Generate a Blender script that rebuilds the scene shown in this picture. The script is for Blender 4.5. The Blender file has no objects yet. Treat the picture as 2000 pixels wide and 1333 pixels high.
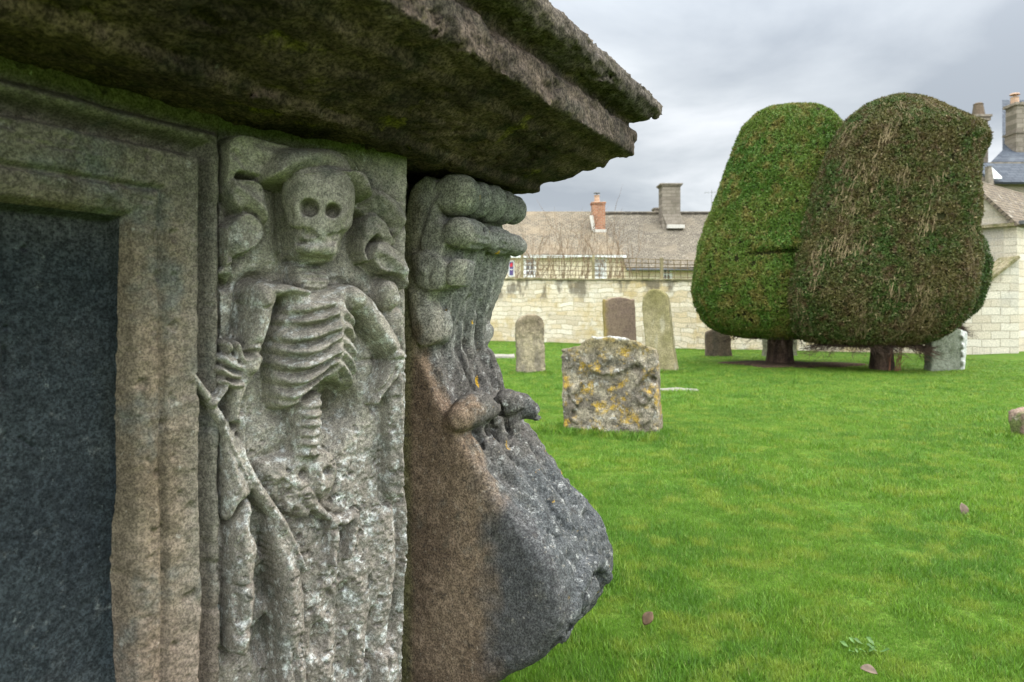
import bpy, math, random
import numpy as np
from mathutils import Vector, Matrix

random.seed(7)
RNG = np.random.default_rng(11)
SC = bpy.context.scene
COL = SC.collection
R = math.radians
F = 1333.3          # focal length in photo pixels (24 mm on 36 mm across 2000 px)
HZ = 600.0          # horizon row in the photo
EYE = 1.0           # eye height, metres

# ------------------------------------------------------------------ camera
cam = bpy.data.cameras.new('camera'); cob = bpy.data.objects.new('camera', cam); COL.objects.link(cob)
cob.location = (0, 0, EYE); cob.rotation_euler = (R(90), 0, 0)
cam.lens = 24; cam.sensor_width = 36; cam.shift_y = -(666.5 - HZ) / 2000
cam.clip_start = .02; cam.clip_end = 3000
cam.dof.use_dof = True; cam.dof.focus_distance = 1.55; cam.dof.aperture_fstop = 7.1
SC.camera = cob
# ------------------------------------------------------------------ sky, sun, exposure
SUN_EL, SUN_AZ = 42, 74         # azimuth clockwise from +Y (the view direction): veiled sun from the right
w = bpy.data.worlds.new('World'); SC.world = w; w.use_nodes = True
nt = w.node_tree; nt.nodes.clear()
def nd(nt, typ, **kw):
    n = nt.nodes.new(typ)
    for k, v in kw.items():
        setattr(n, k, v)
    return n
def lk(nt, a, b): nt.links.new(a, b)
def setin(n, **kw):
    for k, v in kw.items(): n.inputs[k.replace('_', ' ')].default_value = v
wo = nd(nt, 'ShaderNodeOutputWorld'); bg = nd(nt, 'ShaderNodeBackground'); bg.inputs['Strength'].default_value = .1
sky = nd(nt, 'ShaderNodeTexSky', sky_type='NISHITA', sun_disc=False)
sky.sun_elevation = R(SUN_EL); sky.sun_rotation = R(SUN_AZ)
tc = nd(nt, 'ShaderNodeTexCoord')
sep = nd(nt, 'ShaderNodeSeparateXYZ'); lk(nt, tc.outputs['Generated'], sep.inputs[0])
# project the direction onto a cloud layer so that clouds flatten towards the horizon
def mth(nt, op, a, b=None, c=None, clamp=False):
    n = nd(nt, 'ShaderNodeMath', operation=op); n.use_clamp = clamp
    for i, v in enumerate((a, b, c)):
        if v is None: continue
        if isinstance(v, (int, float)): n.inputs[i].default_value = v
        else: lk(nt, v, n.inputs[i])
    return n.outputs[0]
zc = mth(nt, 'MAXIMUM', sep.outputs['Z'], 0.0)
den = mth(nt, 'ADD', zc, .16)
cx = mth(nt, 'DIVIDE', sep.outputs['X'], den); cy = mth(nt, 'DIVIDE', sep.outputs['Y'], den)
cmb = nd(nt, 'ShaderNodeCombineXYZ'); lk(nt, cx, cmb.inputs[0]); lk(nt, cy, cmb.inputs[1]); cmb.inputs[2].default_value = 3.3
n1 = nd(nt, 'ShaderNodeTexNoise'); lk(nt, cmb.outputs[0], n1.inputs['Vector']); setin(n1, Scale=.85, Detail=7, Roughness=.52, Distortion=.35)
n2 = nd(nt, 'ShaderNodeTexNoise'); lk(nt, cmb.outputs[0], n2.inputs['Vector']); setin(n2, Scale=.38, Detail=3, Roughness=.5)
nn = mth(nt, 'ADD', mth(nt, 'MULTIPLY', n1.outputs[0], .62), mth(nt, 'MULTIPLY', n2.outputs[0], .38))
cr = nd(nt, 'ShaderNodeValToRGB'); lk(nt, nn, cr.inputs[0])
e = cr.color_ramp.elements
e[0].position = .40; e[0].color = (.34, .37, .405, 1); e[1].position = .61; e[1].color = (.82, .835, .85, 1)
q_ = e.new(.50); q_.color = (.505, .535, .56, 1)
# luminance rises towards the zenith (overcast sky) and in a bright band low down
zen = mth(nt, 'MULTIPLY', mth(nt, 'POWER', zc, 2.6), 5.5)
low = mth(nt, 'MULTIPLY', mth(nt, 'POWER', mth(nt, 'SUBTRACT', 1.0, zc), 9.0), .62)
lum = mth(nt, 'ADD', mth(nt, 'ADD', zen, low), .50)
sc1 = nd(nt, 'ShaderNodeVectorMath', operation='SCALE'); lk(nt, cr.outputs[0], sc1.inputs[0]); back = mth(nt, 'ADD', 1.0, mth(nt, 'MULTIPLY', mth(nt, 'MAXIMUM', mth(nt, 'MULTIPLY', sep.outputs['Y'], -1.0), 0.0), 2.6))      # brightness added behind the camera to light surfaces facing it
lk(nt, mth(nt, 'MULTIPLY', mth(nt, 'MULTIPLY', lum, back), 10.0), sc1.inputs[3])
mx = nd(nt, 'ShaderNodeMix', data_type='RGBA'); mx.inputs[0].default_value = .93
lk(nt, sky.outputs[0], mx.inputs[6]); lk(nt, sc1.outputs[0], mx.inputs[7])
lk(nt, mx.outputs[2], bg.inputs[0]); lk(nt, bg.outputs[0], wo.inputs[0])

sl = bpy.data.lights.new('sun', 'SUN'); sl.energy = 1.5; sl.angle = R(26); sl.color = (1, .95, .86)
so = bpy.data.objects.new('sun', sl); COL.objects.link(so)
az, el = R(SUN_AZ), R(SUN_EL)
to_sun = Vector((math.sin(az) * math.cos(el), math.cos(az) * math.cos(el), math.sin(el)))
so.rotation_euler = to_sun.to_track_quat('Z', 'Y').to_euler(); so.location = to_sun * 60
SC.view_settings.view_transform = 'Standard'; SC.view_settings.look = 'None'; SC.view_settings.gamma = 1
SC.view_settings.exposure = 1.0

# ------------------------------------------------------------------ numpy noise
def vnoise(P, seed=0):
    P = np.asarray(P, float); I = np.floor(P).astype(np.int64); f = P - I; f = f * f * f * (f * (f * 6 - 15) + 10)
    def h(dx, dy, dz):
        x = (I[..., 0] + dx) * 374761393 + (I[..., 1] + dy) * 668265263 + (I[..., 2] + dz) * 2147483647 + seed * 974634777
        x = (x ^ (x >> 13)) * 1274126177
        x = x & 0xffffffff
        x = (x ^ (x >> 16)) * 2246822519 & 0xffffffff
        x = x ^ (x >> 13)
        return (x & 0xffff) / 32767.5 - 1
    X, Y, Z = f[..., 0], f[..., 1], f[..., 2]
    def lp(a, b, t): return a + (b - a) * t
    return lp(lp(lp(h(0,0,0), h(1,0,0), X), lp(h(0,1,0), h(1,1,0), X), Y), lp(lp(h(0,0,1), h(1,0,1), X), lp(h(0,1,1), h(1,1,1), X), Y), Z)
def fbm(P, scale, octv=4, rough=.5, seed=0):
    P = np.asarray(P, float) * scale; a = 1.0; s = 0; t = 0
    for o in range(octv):
        s = s + a * vnoise(P + 17.3 * o, seed + o); t += a; a *= rough; P = P * 2.03
    return s / t
def stack3(a, b, c): return np.stack(np.broadcast_arrays(a, b, c), -1)
def smooth(x, a, b):
    t = np.clip((x - a) / (b - a), 0, 1); return t * t * (3 - 2 * t)

# ------------------------------------------------------------------ mesh helpers
def link(name, me, mat=None, parent=None, smoothed=True):
    o = bpy.data.objects.new(name, me); COL.objects.link(o)
    if mat is not None:
        for m in (mat if isinstance(mat, (list, tuple)) else [mat]): me.materials.append(m)
    if parent is not None: o.parent = parent
    if smoothed: me.polygons.foreach_set('use_smooth', np.ones(len(me.polygons), bool))
    return o
def mesh_np(name, V, Q):
    """V (n,3), Q (m,3 or 4) -> mesh"""
    V = np.ascontiguousarray(V, np.float32); Q = np.ascontiguousarray(Q, np.int32)
    me = bpy.data.meshes.new(name); k = Q.shape[1]
    me.vertices.add(len(V)); me.vertices.foreach_set('co', V.ravel())
    me.loops.add(Q.size); me.loops.foreach_set('vertex_index', Q.ravel())
    me.polygons.add(len(Q)); me.polygons.foreach_set('loop_start', np.arange(0, Q.size, k, dtype=np.int32))
    me.update(calc_edges=True); me.validate()
    return me
class MB:
    """collects plain shapes into one mesh"""
    def __init__(s): s.v = []; s.f = []
    def add(s, vs, fs):
        b = len(s.v); s.v += [tuple(v) for v in vs]; s.f += [tuple(b + i for i in f) for f in fs]
    def box(s, x0, x1, y0, y1, z0, z1):
        s.add([(x0,y0,z0),(x1,y0,z0),(x1,y1,z0),(x0,y1,z0),(x0,y0,z1),(x1,y0,z1),(x1,y1,z1),(x0,y1,z1)],
              [(0,3,2,1),(4,5,6,7),(0,1,5,4),(1,2,6,5),(2,3,7,6),(3,0,4,7)])
    def obox(s, a, b, up, wid, hgt):
        """bar from a to b with rectangular section"""
        a, b, up = Vector(a), Vector(b), Vector(up); t = (b - a).normalized(); sd = t.cross(up).normalized(); u = sd.cross(t)
        vs = []
        for p in (a, b):
            for i, j in ((-1,-1),(1,-1),(1,1),(-1,1)): vs.append(p + sd * (i * wid / 2) + u * (j * hgt / 2))
        s.add(vs, [(0,1,2,3),(7,6,5,4),(0,4,5,1),(1,5,6,2),(2,6,7,3),(3,7,4,0)])
    def tube(s, pts, rad, n=6):
        pts = [Vector(p) for p in pts]; rs = rad if isinstance(rad, (list, tuple)) else [rad] * len(pts); vs = []
        for i, p in enumerate(pts):
            t = (pts[min(i + 1, len(pts) - 1)] - pts[max(i - 1, 0)]).normalized()
            a = t.cross(Vector((0, 0, 1)) if abs(t.z) < .9 else Vector((1, 0, 0))).normalized(); b = t.cross(a)
            for k in range(n):
                g = 2 * math.pi * k / n; vs.append(p + (a * math.cos(g) + b * math.sin(g)) * rs[i])
        fs = [(i*n+k, i*n+(k+1)%n, (i+1)*n+(k+1)%n, (i+1)*n+k) for i in range(len(pts)-1) for k in range(n)]
        fs += [tuple(range(n))[::-1], tuple((len(pts)-1)*n + k for k in range(n))]
        s.add(vs, fs)
    def lathe(s, prof, c=(0,0,0), n=16):
        vs = []
        for (r, z) in prof:
            for k in range(n):
                g = 2*math.pi*k/n; vs.append((c[0]+r*math.cos(g), c[1]+r*math.sin(g), c[2]+z))
        m = len(prof)
        fs = [(i*n+k, i*n+(k+1)%n, (i+1)*n+(k+1)%n, (i+1)*n+k) for i in range(m-1) for k in range(n)]
        fs += [tuple(range(n))[::-1], tuple((m-1)*n+k for k in range(n))]
        s.add(vs, fs)
    def prism(s, poly, axis, t0, t1):
        """poly in the two other axes, extruded along axis (0,1,2)"""
        n = len(poly)
        def mk(p, t):
            l = list(p); l.insert(axis, t); return tuple(l)
        vs = [mk(p, t0) for p in poly] + [mk(p, t1) for p in poly]
        fs = [tuple(range(n))[::-1], tuple(range(n, 2*n))] + [(i, (i+1)%n, n+(i+1)%n, n+i) for i in range(n)]
        s.add(vs, fs)
    def build(s, name, mat=None, parent=None, smoothed=False, bevel=0):
        me = bpy.data.meshes.new(name); me.from_pydata(s.v, [], s.f); me.update()
        import bmesh
        bm = bmesh.new(); bm.from_mesh(me); bmesh.ops.recalc_face_normals(bm, faces=bm.faces)
        if bevel: bmesh.ops.bevel(bm, geom=list(bm.edges), offset=bevel, segments=2, affect='EDGES', profile=.6)
        bm.to_mesh(me); bm.free()
        return link(name, me, mat, parent, smoothed)
def thing(name, label, cat, loc=(0,0,0), rz=0, group=None):
    o = bpy.data.objects.new(name, None); COL.objects.link(o); o.location = loc; o.rotation_euler = (0, 0, rz); o.empty_display_size = .1
    o['label'] = label; o['category'] = cat
    if group: o['group'] = group
    return o
def tag(o, label, cat, group=None):
    o['label'] = label; o['category'] = cat
    if group: o['group'] = group
    return o

# ------------------------------------------------------------------ implicit solids -> mesh (surface nets)
def nets(Fv, org, h):
    """zero surface of the sampled field Fv (negative inside), closed at the borders"""
    Fv = np.array(Fv, float)
    for ax in range(3):
        sl_ = [slice(None)] * 3
        for e_ in (0, -1):
            sl_[ax] = e_; Fv[tuple(sl_)] = np.maximum(Fv[tuple(sl_)], h * .5)
    S = Fv < 0; nx, ny, nz = Fv.shape
    C = np.zeros((nx-1, ny-1, nz-1), np.int8)
    for i in (0, 1):
        for j in (0, 1):
            for k in (0, 1): C += S[i:nx-1+i, j:ny-1+j, k:nz-1+k]
    A = (C > 0) & (C < 8); I = np.argwhere(A); idx = -np.ones(C.shape, np.int64); idx[A] = np.arange(len(I))
    pos = np.zeros((len(I), 3)); cnt = np.zeros(len(I))
    cor = [(i, j, k) for i in (0,1) for j in (0,1) for k in (0,1)]
    for a in cor:
        for ax in range(3):
            if a[ax]: continue
            b = list(a); b[ax] = 1
            fa = Fv[I[:,0]+a[0], I[:,1]+a[1], I[:,2]+a[2]]; fb = Fv[I[:,0]+b[0], I[:,1]+b[1], I[:,2]+b[2]]
            m = (fa < 0) != (fb < 0); t = np.where(m, fa / np.where(fa == fb, 1, fa - fb), 0)
            p = np.tile(np.array(a, float), (len(I), 1)); p[:, ax] += t
            pos[m] += p[m]; cnt[m] += 1
    V = (I + pos / cnt[:, None]) * h + np.array(org)
    Qs = []
    for ax in range(3):
        u, v = [(1,2),(2,0),(0,1)][ax]
        lo = [slice(None)]*3; hi = [slice(None)]*3; lo[ax] = slice(0,-1); hi[ax] = slice(1,None)
        Sa, Sb = S[tuple(lo)], S[tuple(hi)]; E = np.argwhere(Sa != Sb)
        ok = (E[:,u] > 0) & (E[:,v] > 0) & (E[:,u] < Fv.shape[u]-1) & (E[:,v] < Fv.shape[v]-1); E = E[ok]
        ins = Sa[E[:,0], E[:,1], E[:,2]]
        def cell(du, dv):
            q = E.copy(); q[:,u] -= du; q[:,v] -= dv; return idx[q[:,0], q[:,1], q[:,2]]
        q4 = np.stack([cell(1,1), cell(0,1), cell(0,0), cell(1,0)], 1); q4[~ins] = q4[~ins][:, ::-1]
        Qs.append(q4)
    return V, np.concatenate(Qs)
def grid(lo, hi, h):
    ax = [np.arange(l, u + h, h) for l, u in zip(lo, hi)]
    return np.meshgrid(*ax, indexing='ij', sparse=True)
def smin(a, b, k):
    hh = np.clip(.5 + .5 * (b - a) / k, 0, 1); return b + (a - b) * hh - k * hh * (1 - hh)
def smax(a, b, k): return -smin(-a, -b, k)
def poly_sd(X, Y, poly):
    """2-D signed distance, negative inside"""
    X, Y = np.broadcast_arrays(X, Y); d = np.full(X.shape, 1e9); ins = np.zeros(X.shape, bool); n = len(poly)
    for i in range(n):
        ax, ay = poly[i]; bx, by = poly[(i+1) % n]; ex, ey = bx-ax, by-ay; L = ex*ex+ey*ey + 1e-18
        t = np.clip(((X-ax)*ex+(Y-ay)*ey)/L, 0, 1); d = np.minimum(d, (X-ax-t*ex)**2+(Y-ay-t*ey)**2)
        c = (ay > Y) != (by > Y); xx = ax + (Y-ay)*ex/(ey if abs(ey) > 1e-12 else 1e-12); ins ^= c & (X < xx)
    d = np.sqrt(d); return np.where(ins, -d, d)
def chain_sd(G, pts):
    """union of tapered capsules; pts = [((x,y,z), r), ...]"""
    X, Y, Z = G; best = None
    if len(pts) == 1: pts = pts * 2
    for (a, ra), (b, rb) in zip(pts[:-1], pts[1:]):
        e_ = [b[i]-a[i] for i in range(3)]; L = sum(c*c for c in e_) + 1e-12
        t = np.clip(((X-a[0])*e_[0]+(Y-a[1])*e_[1]+(Z-a[2])*e_[2])/L, 0, 1)
        d = np.sqrt((X-a[0]-t*e_[0])**2+(Y-a[1]-t*e_[1])**2+(Z-a[2]-t*e_[2])**2) - (ra+(rb-ra)*t)
        best = d if best is None else np.minimum(best, d)
    return best
def ell_sd(G, c, r):
    X, Y, Z = G; k = np.sqrt(((X-c[0])/r[0])**2+((Y-c[1])/r[1])**2+((Z-c[2])/r[2])**2)
    return (k - 1) * min(r)
def catmull(pts, k=6, closed=True):
    n = len(pts); out = []; P = [np.array(p, float) for p in pts]
    for i in range(n if closed else n - 1):
        if closed: p0, p1, p2, p3 = P[(i-1)%n], P[i], P[(i+1)%n], P[(i+2)%n]
        else: p0, p1, p2, p3 = P[max(i-1,0)], P[i], P[i+1], P[min(i+2,n-1)]
        for j in range(k):
            t = j/k; out.append(.5*((2*p1)+(p2-p0)*t+(2*p0-5*p1+4*p2-p3)*t*t+(3*p1-p0-3*p2+p3)*t**3))
    if not closed: out.append(P[-1])
    return [tuple(o) for o in out]

# ------------------------------------------------------------------ materials
def principled(name, rough=.85, spec=.25):
    m = bpy.data.materials.new(name); m.use_nodes = True; nt = m.node_tree; b = nt.nodes['Principled BSDF']
    b.inputs['Roughness'].default_value = rough; b.inputs['Specular IOR Level'].default_value = spec
    return m, nt, b
def rgb(c): return (c[0], c[1], c[2], 1)
def noise_fac(nt, vec, scale, lo, hi, detail=6, rough=.6, stretch=None, dist=0, off=0):
    if stretch or off:
        mp = nd(nt, 'ShaderNodeMapping'); lk(nt, vec, mp.inputs[0])
        if stretch: mp.inputs['Scale'].default_value = stretch
        mp.inputs['Location'].default_value = (off, off*1.7, off*.6); vec = mp.outputs[0]
    n = nd(nt, 'ShaderNodeTexNoise'); lk(nt, vec, n.inputs['Vector']); setin(n, Scale=scale, Detail=detail, Roughness=rough, Distortion=dist)
    r = nd(nt, 'ShaderNodeMapRange'); r.interpolation_type = 'SMOOTHSTEP'; lk(nt, n.outputs[0], r.inputs[0]); r.inputs[1].default_value = lo; r.inputs[2].default_value = hi
    return r.outputs[0]
def pos_fac(nt, vec, axis, lo, hi, wob=.1, wscale=6):
    s = nd(nt, 'ShaderNodeSeparateXYZ'); lk(nt, vec, s.inputs[0])
    n = nd(nt, 'ShaderNodeTexNoise'); lk(nt, vec, n.inputs['Vector']); setin(n, Scale=wscale, Detail=5)
    a = mth(nt, 'ADD', s.outputs[axis], mth(nt, 'MULTIPLY', mth(nt, 'SUBTRACT', n.outputs[0], .5), wob*2))
    r = nd(nt, 'ShaderNodeMapRange'); r.interpolation_type = 'SMOOTHSTEP'; lk(nt, a, r.inputs[0]); r.inputs[1].default_value = lo; r.inputs[2].default_value = hi
    return r.outputs[0]
def mixc(nt, fac, a, b, mode='MIX'):
    m = nd(nt, 'ShaderNodeMix', data_type='RGBA', blend_type=mode)
    for v, i in ((fac, 0), (a, 6), (b, 7)):
        if isinstance(v, (int, float)): m.inputs[i].default_value = v
        elif isinstance(v, tuple): m.inputs[i].default_value = rgb(v)
        else: lk(nt, v, m.inputs[i])
    return m.outputs[2]
def stone(name, base, layers, grain=.35, gscale=260, bump=.5, bdist=.004, bscale=60, rough=.92, spec=.15, coords='Object'):
    """layers: dicts: kind 'n' noise patch / 'p' position band, colour and opacity"""
    m, nt, b = principled(name, rough, spec); tc = nd(nt, 'ShaderNodeTexCoord'); v = tc.outputs[coords]; col = base
    for i, L in enumerate(layers):
        if L['k'] == 'n': f = noise_fac(nt, v, L['s'], L['lo'], L['hi'], L.get('d', 6), L.get('r', .6), L.get('st'), L.get('w', 0), off=3.1*i+1)
        else: f = pos_fac(nt, v, L['ax'], L['lo'], L['hi'], L.get('wob', .1), L.get('ws', 6))
        if L.get('with'):
            W_ = L['with']; f2 = pos_fac(nt, v, W_['ax'], W_['lo'], W_['hi'], W_.get('wob', .1), W_.get('ws', 6)); f = mth(nt, 'MULTIPLY', f, f2)
        if L.get('o', 1) != 1: f = mth(nt, 'MULTIPLY', f, L['o'])
        col = mixc(nt, f, col, L['c'])
    if grain:
        g = noise_fac(nt, v, gscale, .36, .64, 3, .75); g2 = noise_fac(nt, v, gscale*.27, .36, .66, 5, .75, off=7.7)
        col = mixc(nt, 1.0, col, mixc(nt, g, (1-grain,)*3, (1+grain,)*3), 'MULTIPLY'); col = mixc(nt, 1.0, col, mixc(nt, g2, (1-grain*.6,)*3, (1+grain*.6,)*3), 'MULTIPLY')
    lk(nt, col, b.inputs['Base Color'])
    n = nd(nt, 'ShaderNodeTexNoise'); lk(nt, v, n.inputs['Vector']); setin(n, Scale=bscale, Detail=9, Roughness=.72)
    bp = nd(nt, 'ShaderNodeBump'); setin(bp, Strength=bump, Distance=bdist); lk(nt, n.outputs[0], bp.inputs['Height']); lk(nt, bp.outputs[0], b.inputs['Normal'])
    return m
def plain(name, c, rough=.6, spec=.3, var=.25, scale=20, metallic=0, coords='Object'):
    m, nt, b = principled(name, rough, spec); tc = nd(nt, 'ShaderNodeTexCoord')
    f = noise_fac(nt, tc.outputs[coords], scale, .3, .7)
    lk(nt, mixc(nt, f, tuple(x*(1-var) for x in c), tuple(min(1, x*(1+var)) for x in c)), b.inputs['Base Color']); b.inputs['Metallic'].default_value = metallic
    return m
def masonry(name, cols, mortar, bw, bh, msize=.012, dist=.05, stain=(), bump=.6, axes=(0, 2), squash=1.0, grain=.3, rough=.92, moff=.5):
    """coursed stone or brick on vertical faces; axes = the two object axes used"""
    m, nt, b = principled(name, rough, .15); tc = nd(nt, 'ShaderNodeTexCoord'); v = tc.outputs['Object']
    dn = nd(nt, 'ShaderNodeTexNoise'); lk(nt, v, dn.inputs['Vector']); setin(dn, Scale=2.2, Detail=4)
    dv = nd(nt, 'ShaderNodeVectorMath', operation='MULTIPLY_ADD'); lk(nt, dn.outputs['Color'], dv.inputs[0]); dv.inputs[1].default_value = (dist,)*3; lk(nt, v, dv.inputs[2])
    s = nd(nt, 'ShaderNodeSeparateXYZ'); lk(nt, dv.outputs[0], s.inputs[0]); c = nd(nt, 'ShaderNodeCombineXYZ')
    lk(nt, s.outputs[axes[0]], c.inputs[0]); lk(nt, s.outputs[axes[1]], c.inputs[1])
    bt = nd(nt, 'ShaderNodeTexBrick'); lk(nt, c.outputs[0], bt.inputs['Vector']); bt.offset = moff; bt.squash = squash; bt.squash_frequency = 3
    setin(bt, Color1=(0,0,0,1), Color2=(1,1,1,1), Mortar=(.5,.5,.5,1), Scale=1.0, Mortar_Size=msize, Mortar_Smooth=.3, Bias=0, Brick_Width=bw, Row_Height=bh)
    cr = nd(nt, 'ShaderNodeValToRGB'); lk(nt, bt.outputs['Color'], cr.inputs[0]); E = cr.color_ramp.elements
    E[0].color = rgb(cols[0]); E[1].color = rgb(cols[-1])
    for i in range(1, len(cols)-1):
        q = E.new(i/(len(cols)-1)); q.color = rgb(cols[i])
    col = mixc(nt, bt.outputs['Fac'], cr.outputs[0], mortar)
    for i, L in enumerate(stain):
        f = noise_fac(nt, v, L['s'], L['lo'], L['hi'], 6, .6, L.get('st'), off=4.3*i+2)
        if 'z' in L: f = mth(nt, 'MULTIPLY', f, pos_fac(nt, v, 2, L['z'][0], L['z'][1], .15, 3))
        col = mixc(nt, mth(nt, 'MULTIPLY', f, L.get('o', 1)), col, L['c'])
    g = noise_fac(nt, v, 40, .3, .7, 4, .7); col = mixc(nt, 1.0, col, mixc(nt, g, (1-grain,)*3, (1+grain,)*3), 'MULTIPLY')
    lk(nt, col, b.inputs['Base Color'])
    n = nd(nt, 'ShaderNodeTexNoise'); lk(nt, v, n.inputs['Vector']); setin(n, Scale=14, Detail=7, Roughness=.65)
    hgt = mth(nt, 'SUBTRACT', mth(nt, 'MULTIPLY', n.outputs[0], .5), mth(nt, 'MULTIPLY', bt.outputs['Fac'], .8))
    bp = nd(nt, 'ShaderNodeBump'); setin(bp, Strength=bump, Distance=.02); lk(nt, hgt, bp.inputs['Height']); lk(nt, bp.outputs[0], b.inputs['Normal'])
    return m

# =================================================================== THE CHEST TOMB
PHI = math.atan2(720, F); SN, CS = math.sin(PHI), math.cos(PHI)
P0 = .9                                   # distance from the camera to the plane of the tomb's long side
S0 = 1.3116 * P0                          # where the end console begins, along the tomb
S1 = S0 + .30                             # ... and ends
# tomb frame: local x = along the tomb (s), local -y = outwards (q), z up
PL = [SN, CS, P0]                          # the plane in use: the wall, or the slightly turned pier that carries the skeleton
def wpt(x, y, q=0.0):
    """photo pixel -> (s, z) on the plane q metres proud of the tomb side"""
    SN_, CS_, P_ = PL; u = (x - 1000) / F; r = P_ - q; d = r / (SN_ - CS_ * u)
    return (r * (CS_ + SN_ * u) / (SN_ - CS_ * u), EYE + (HZ - y) / F * d)
def cpt(x, y, s):
    """photo pixel -> (s, q, z) on the cross-section at s"""
    u = (x - 1000) / F; r = s * (SN - u * CS) / (CS + u * SN); d = r * SN + s * CS
    return (s, P0 - r, EYE + (HZ - y) / F * d)
def pxm(x, q=0.0):
    u = (x - 1000) / F; return (PL[2] - q) / (PL[0] - PL[1] * u) / F      # metres per photo pixel there

tomb = thing('chest_tomb', 'huge weathered stone chest tomb with carved skeleton, dark panel and overhanging cornice', 'tomb',
             (-P0 * CS, P0 * SN, 0), R(90) - PHI)

LICH_W = dict(k='n', s=34, lo=.55, hi=.66, d=9, r=.7, c=(.50, .52, .49), o=.8)
M_field = stone('carved_limestone', (.32, .292, .245), [
    dict(k='n', s=4, lo=.4, hi=.65, c=(.205, .185, .155)),
    dict(k='p', ax=2, lo=.95, hi=.55, wob=.16, c=(.175, .152, .128), o=.85),
    dict(k='p', ax=2, lo=1.215, hi=1.29, wob=.03, ws=14, c=(.085, .10, .035), o=.75),
    dict(k='n', s=16, lo=.5, hi=.7, c=(.13, .13, .11), o=.8),
    dict(k='n', s=40, lo=.50, hi=.64, d=10, r=.78, c=(.52, .53, .51), o=.85, **{'with': dict(ax=2, lo=1.14, hi=1.02, wob=.10)}),
    dict(k='n', s=60, lo=.60, hi=.72, d=8, r=.7, c=(.50, .51, .48), o=.45),
    dict(k='n', s=90, lo=.62, hi=.68, c=(.06, .06, .05), o=.6)], grain=.38, gscale=330, bump=.55)
M_frame = stone('frame_limestone', (.17, .135, .098), [
    dict(k='n', s=5, lo=.4, hi=.65, c=(.115, .09, .062)),
    dict(k='p', ax=0, lo=.60, hi=.68, wob=.02, c=(.165, .152, .125), o=.85),
    dict(k='p', ax=2, lo=1.08, hi=1.18, wob=.05, c=(.135, .122, .098), o=.8),
    dict(k='p', ax=2, lo=.70, hi=.45, wob=.1, c=(.175, .13, .105), o=.6),
    dict(k='n', s=7, lo=.52, hi=.68, c=(.085, .11, .11), o=.55),
    dict(k='n', s=30, lo=.58, hi=.7, c=(.07, .06, .045), o=.7),
    dict(k='n', s=55, lo=.63, hi=.72, c=(.38, .37, .33), o=.5)], grain=.42, gscale=300, bump=.6)
M_slate = stone('panel_slate', (.021, .0265, .030), [
    dict(k='n', s=3, lo=.4, hi=.65, c=(.010, .0135, .0175)),
    dict(k='n', s=9, lo=.5, hi=.72, c=(.036, .041, .044), o=.8),
    dict(k='p', ax=2, lo=1.05, hi=1.13, wob=.05, c=(.070, .068, .062), o=.5),
    dict(k='n', s=70, lo=.6, hi=.72, d=8, r=.75, c=(.17, .19, .19), o=.6),
    dict(k='n', s=26, lo=.58, hi=.72, d=9, r=.75, c=(.12, .128, .125), o=.55),
    dict(k='n', s=3.5, lo=.55, hi=.7, st=(1, 1, .3), c=(.045, .050, .046), o=.6)], grain=.55, gscale=280, bump=.5)
M_corn = stone('cornice_stone', (.104, .072, .055), [
    dict(k='n', s=6, lo=.42, hi=.62, c=(.042, .030, .024)),
    dict(k='n', s=5, lo=.55, hi=.72, c=(.120, .092, .032), o=.45),
    dict(k='n', s=16, lo=.5, hi=.66, c=(.030, .027, .019), o=.85),
    dict(k='n', s=11, lo=.62, hi=.70, c=(.14, .12, .020), o=.7),
    dict(k='p', ax=1, lo=-.34, hi=-.42, wob=.03, c=(.098, .084, .068), o=.7),
    dict(k='n', s=45, lo=.60, hi=.72, d=9, r=.75, c=(.22, .20, .17), o=.6),
    dict(k='n', s=20, lo=.70, hi=.74, c=(.42, .42, .38), o=.8)], grain=.6, gscale=180, bump=.9, bdist=.008, bscale=45)
M_cons = stone('console_stone', (.165, .118, .080), [
    dict(k='n', s=7, lo=.4, hi=.65, c=(.115, .080, .055)),
    dict(k='p', ax=2, lo=.90, hi=1.02, wob=.06, c=(.175, .165, .115), o=.85),
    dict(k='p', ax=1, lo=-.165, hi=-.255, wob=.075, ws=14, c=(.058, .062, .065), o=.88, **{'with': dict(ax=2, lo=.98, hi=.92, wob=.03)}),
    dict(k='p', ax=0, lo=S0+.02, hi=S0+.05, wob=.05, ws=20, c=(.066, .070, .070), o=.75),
    dict(k='p', ax=1, lo=-.03, hi=.0, wob=.015, c=(.12, .125, .05), o=.7),
    dict(k='n', s=14, lo=.56, hi=.7, c=(.08, .075, .06), o=.6),
    dict(k='n', s=42, lo=.52, hi=.66, d=10, r=.78, c=(.34, .34, .32), o=.75, **{'with': dict(ax=0, lo=S0-.01, hi=S0+.06, wob=.03)}),
    dict(k='n', s=85, lo=.58, hi=.68, d=8, r=.75, c=(.34, .30, .24), o=.55), dict(k='n', s=60, lo=.58, hi=.68, c=(.035, .03, .026), o=.6), dict(k='p', ax=2, lo=.86, hi=.93, wob=.05, ws=12, c=(.36, .36, .33), o=.35, **{'with': dict(ax=1, lo=-.03, hi=-.06, wob=.03, ws=30)}),
    dict(k='n', s=20, lo=.66, hi=.70, c=(.42, .25, .02), o=.9, **{'with': dict(ax=0, lo=S0+.02, hi=S0+.10, wob=.03)})], grain=.5, gscale=260, bump=.65)

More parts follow.
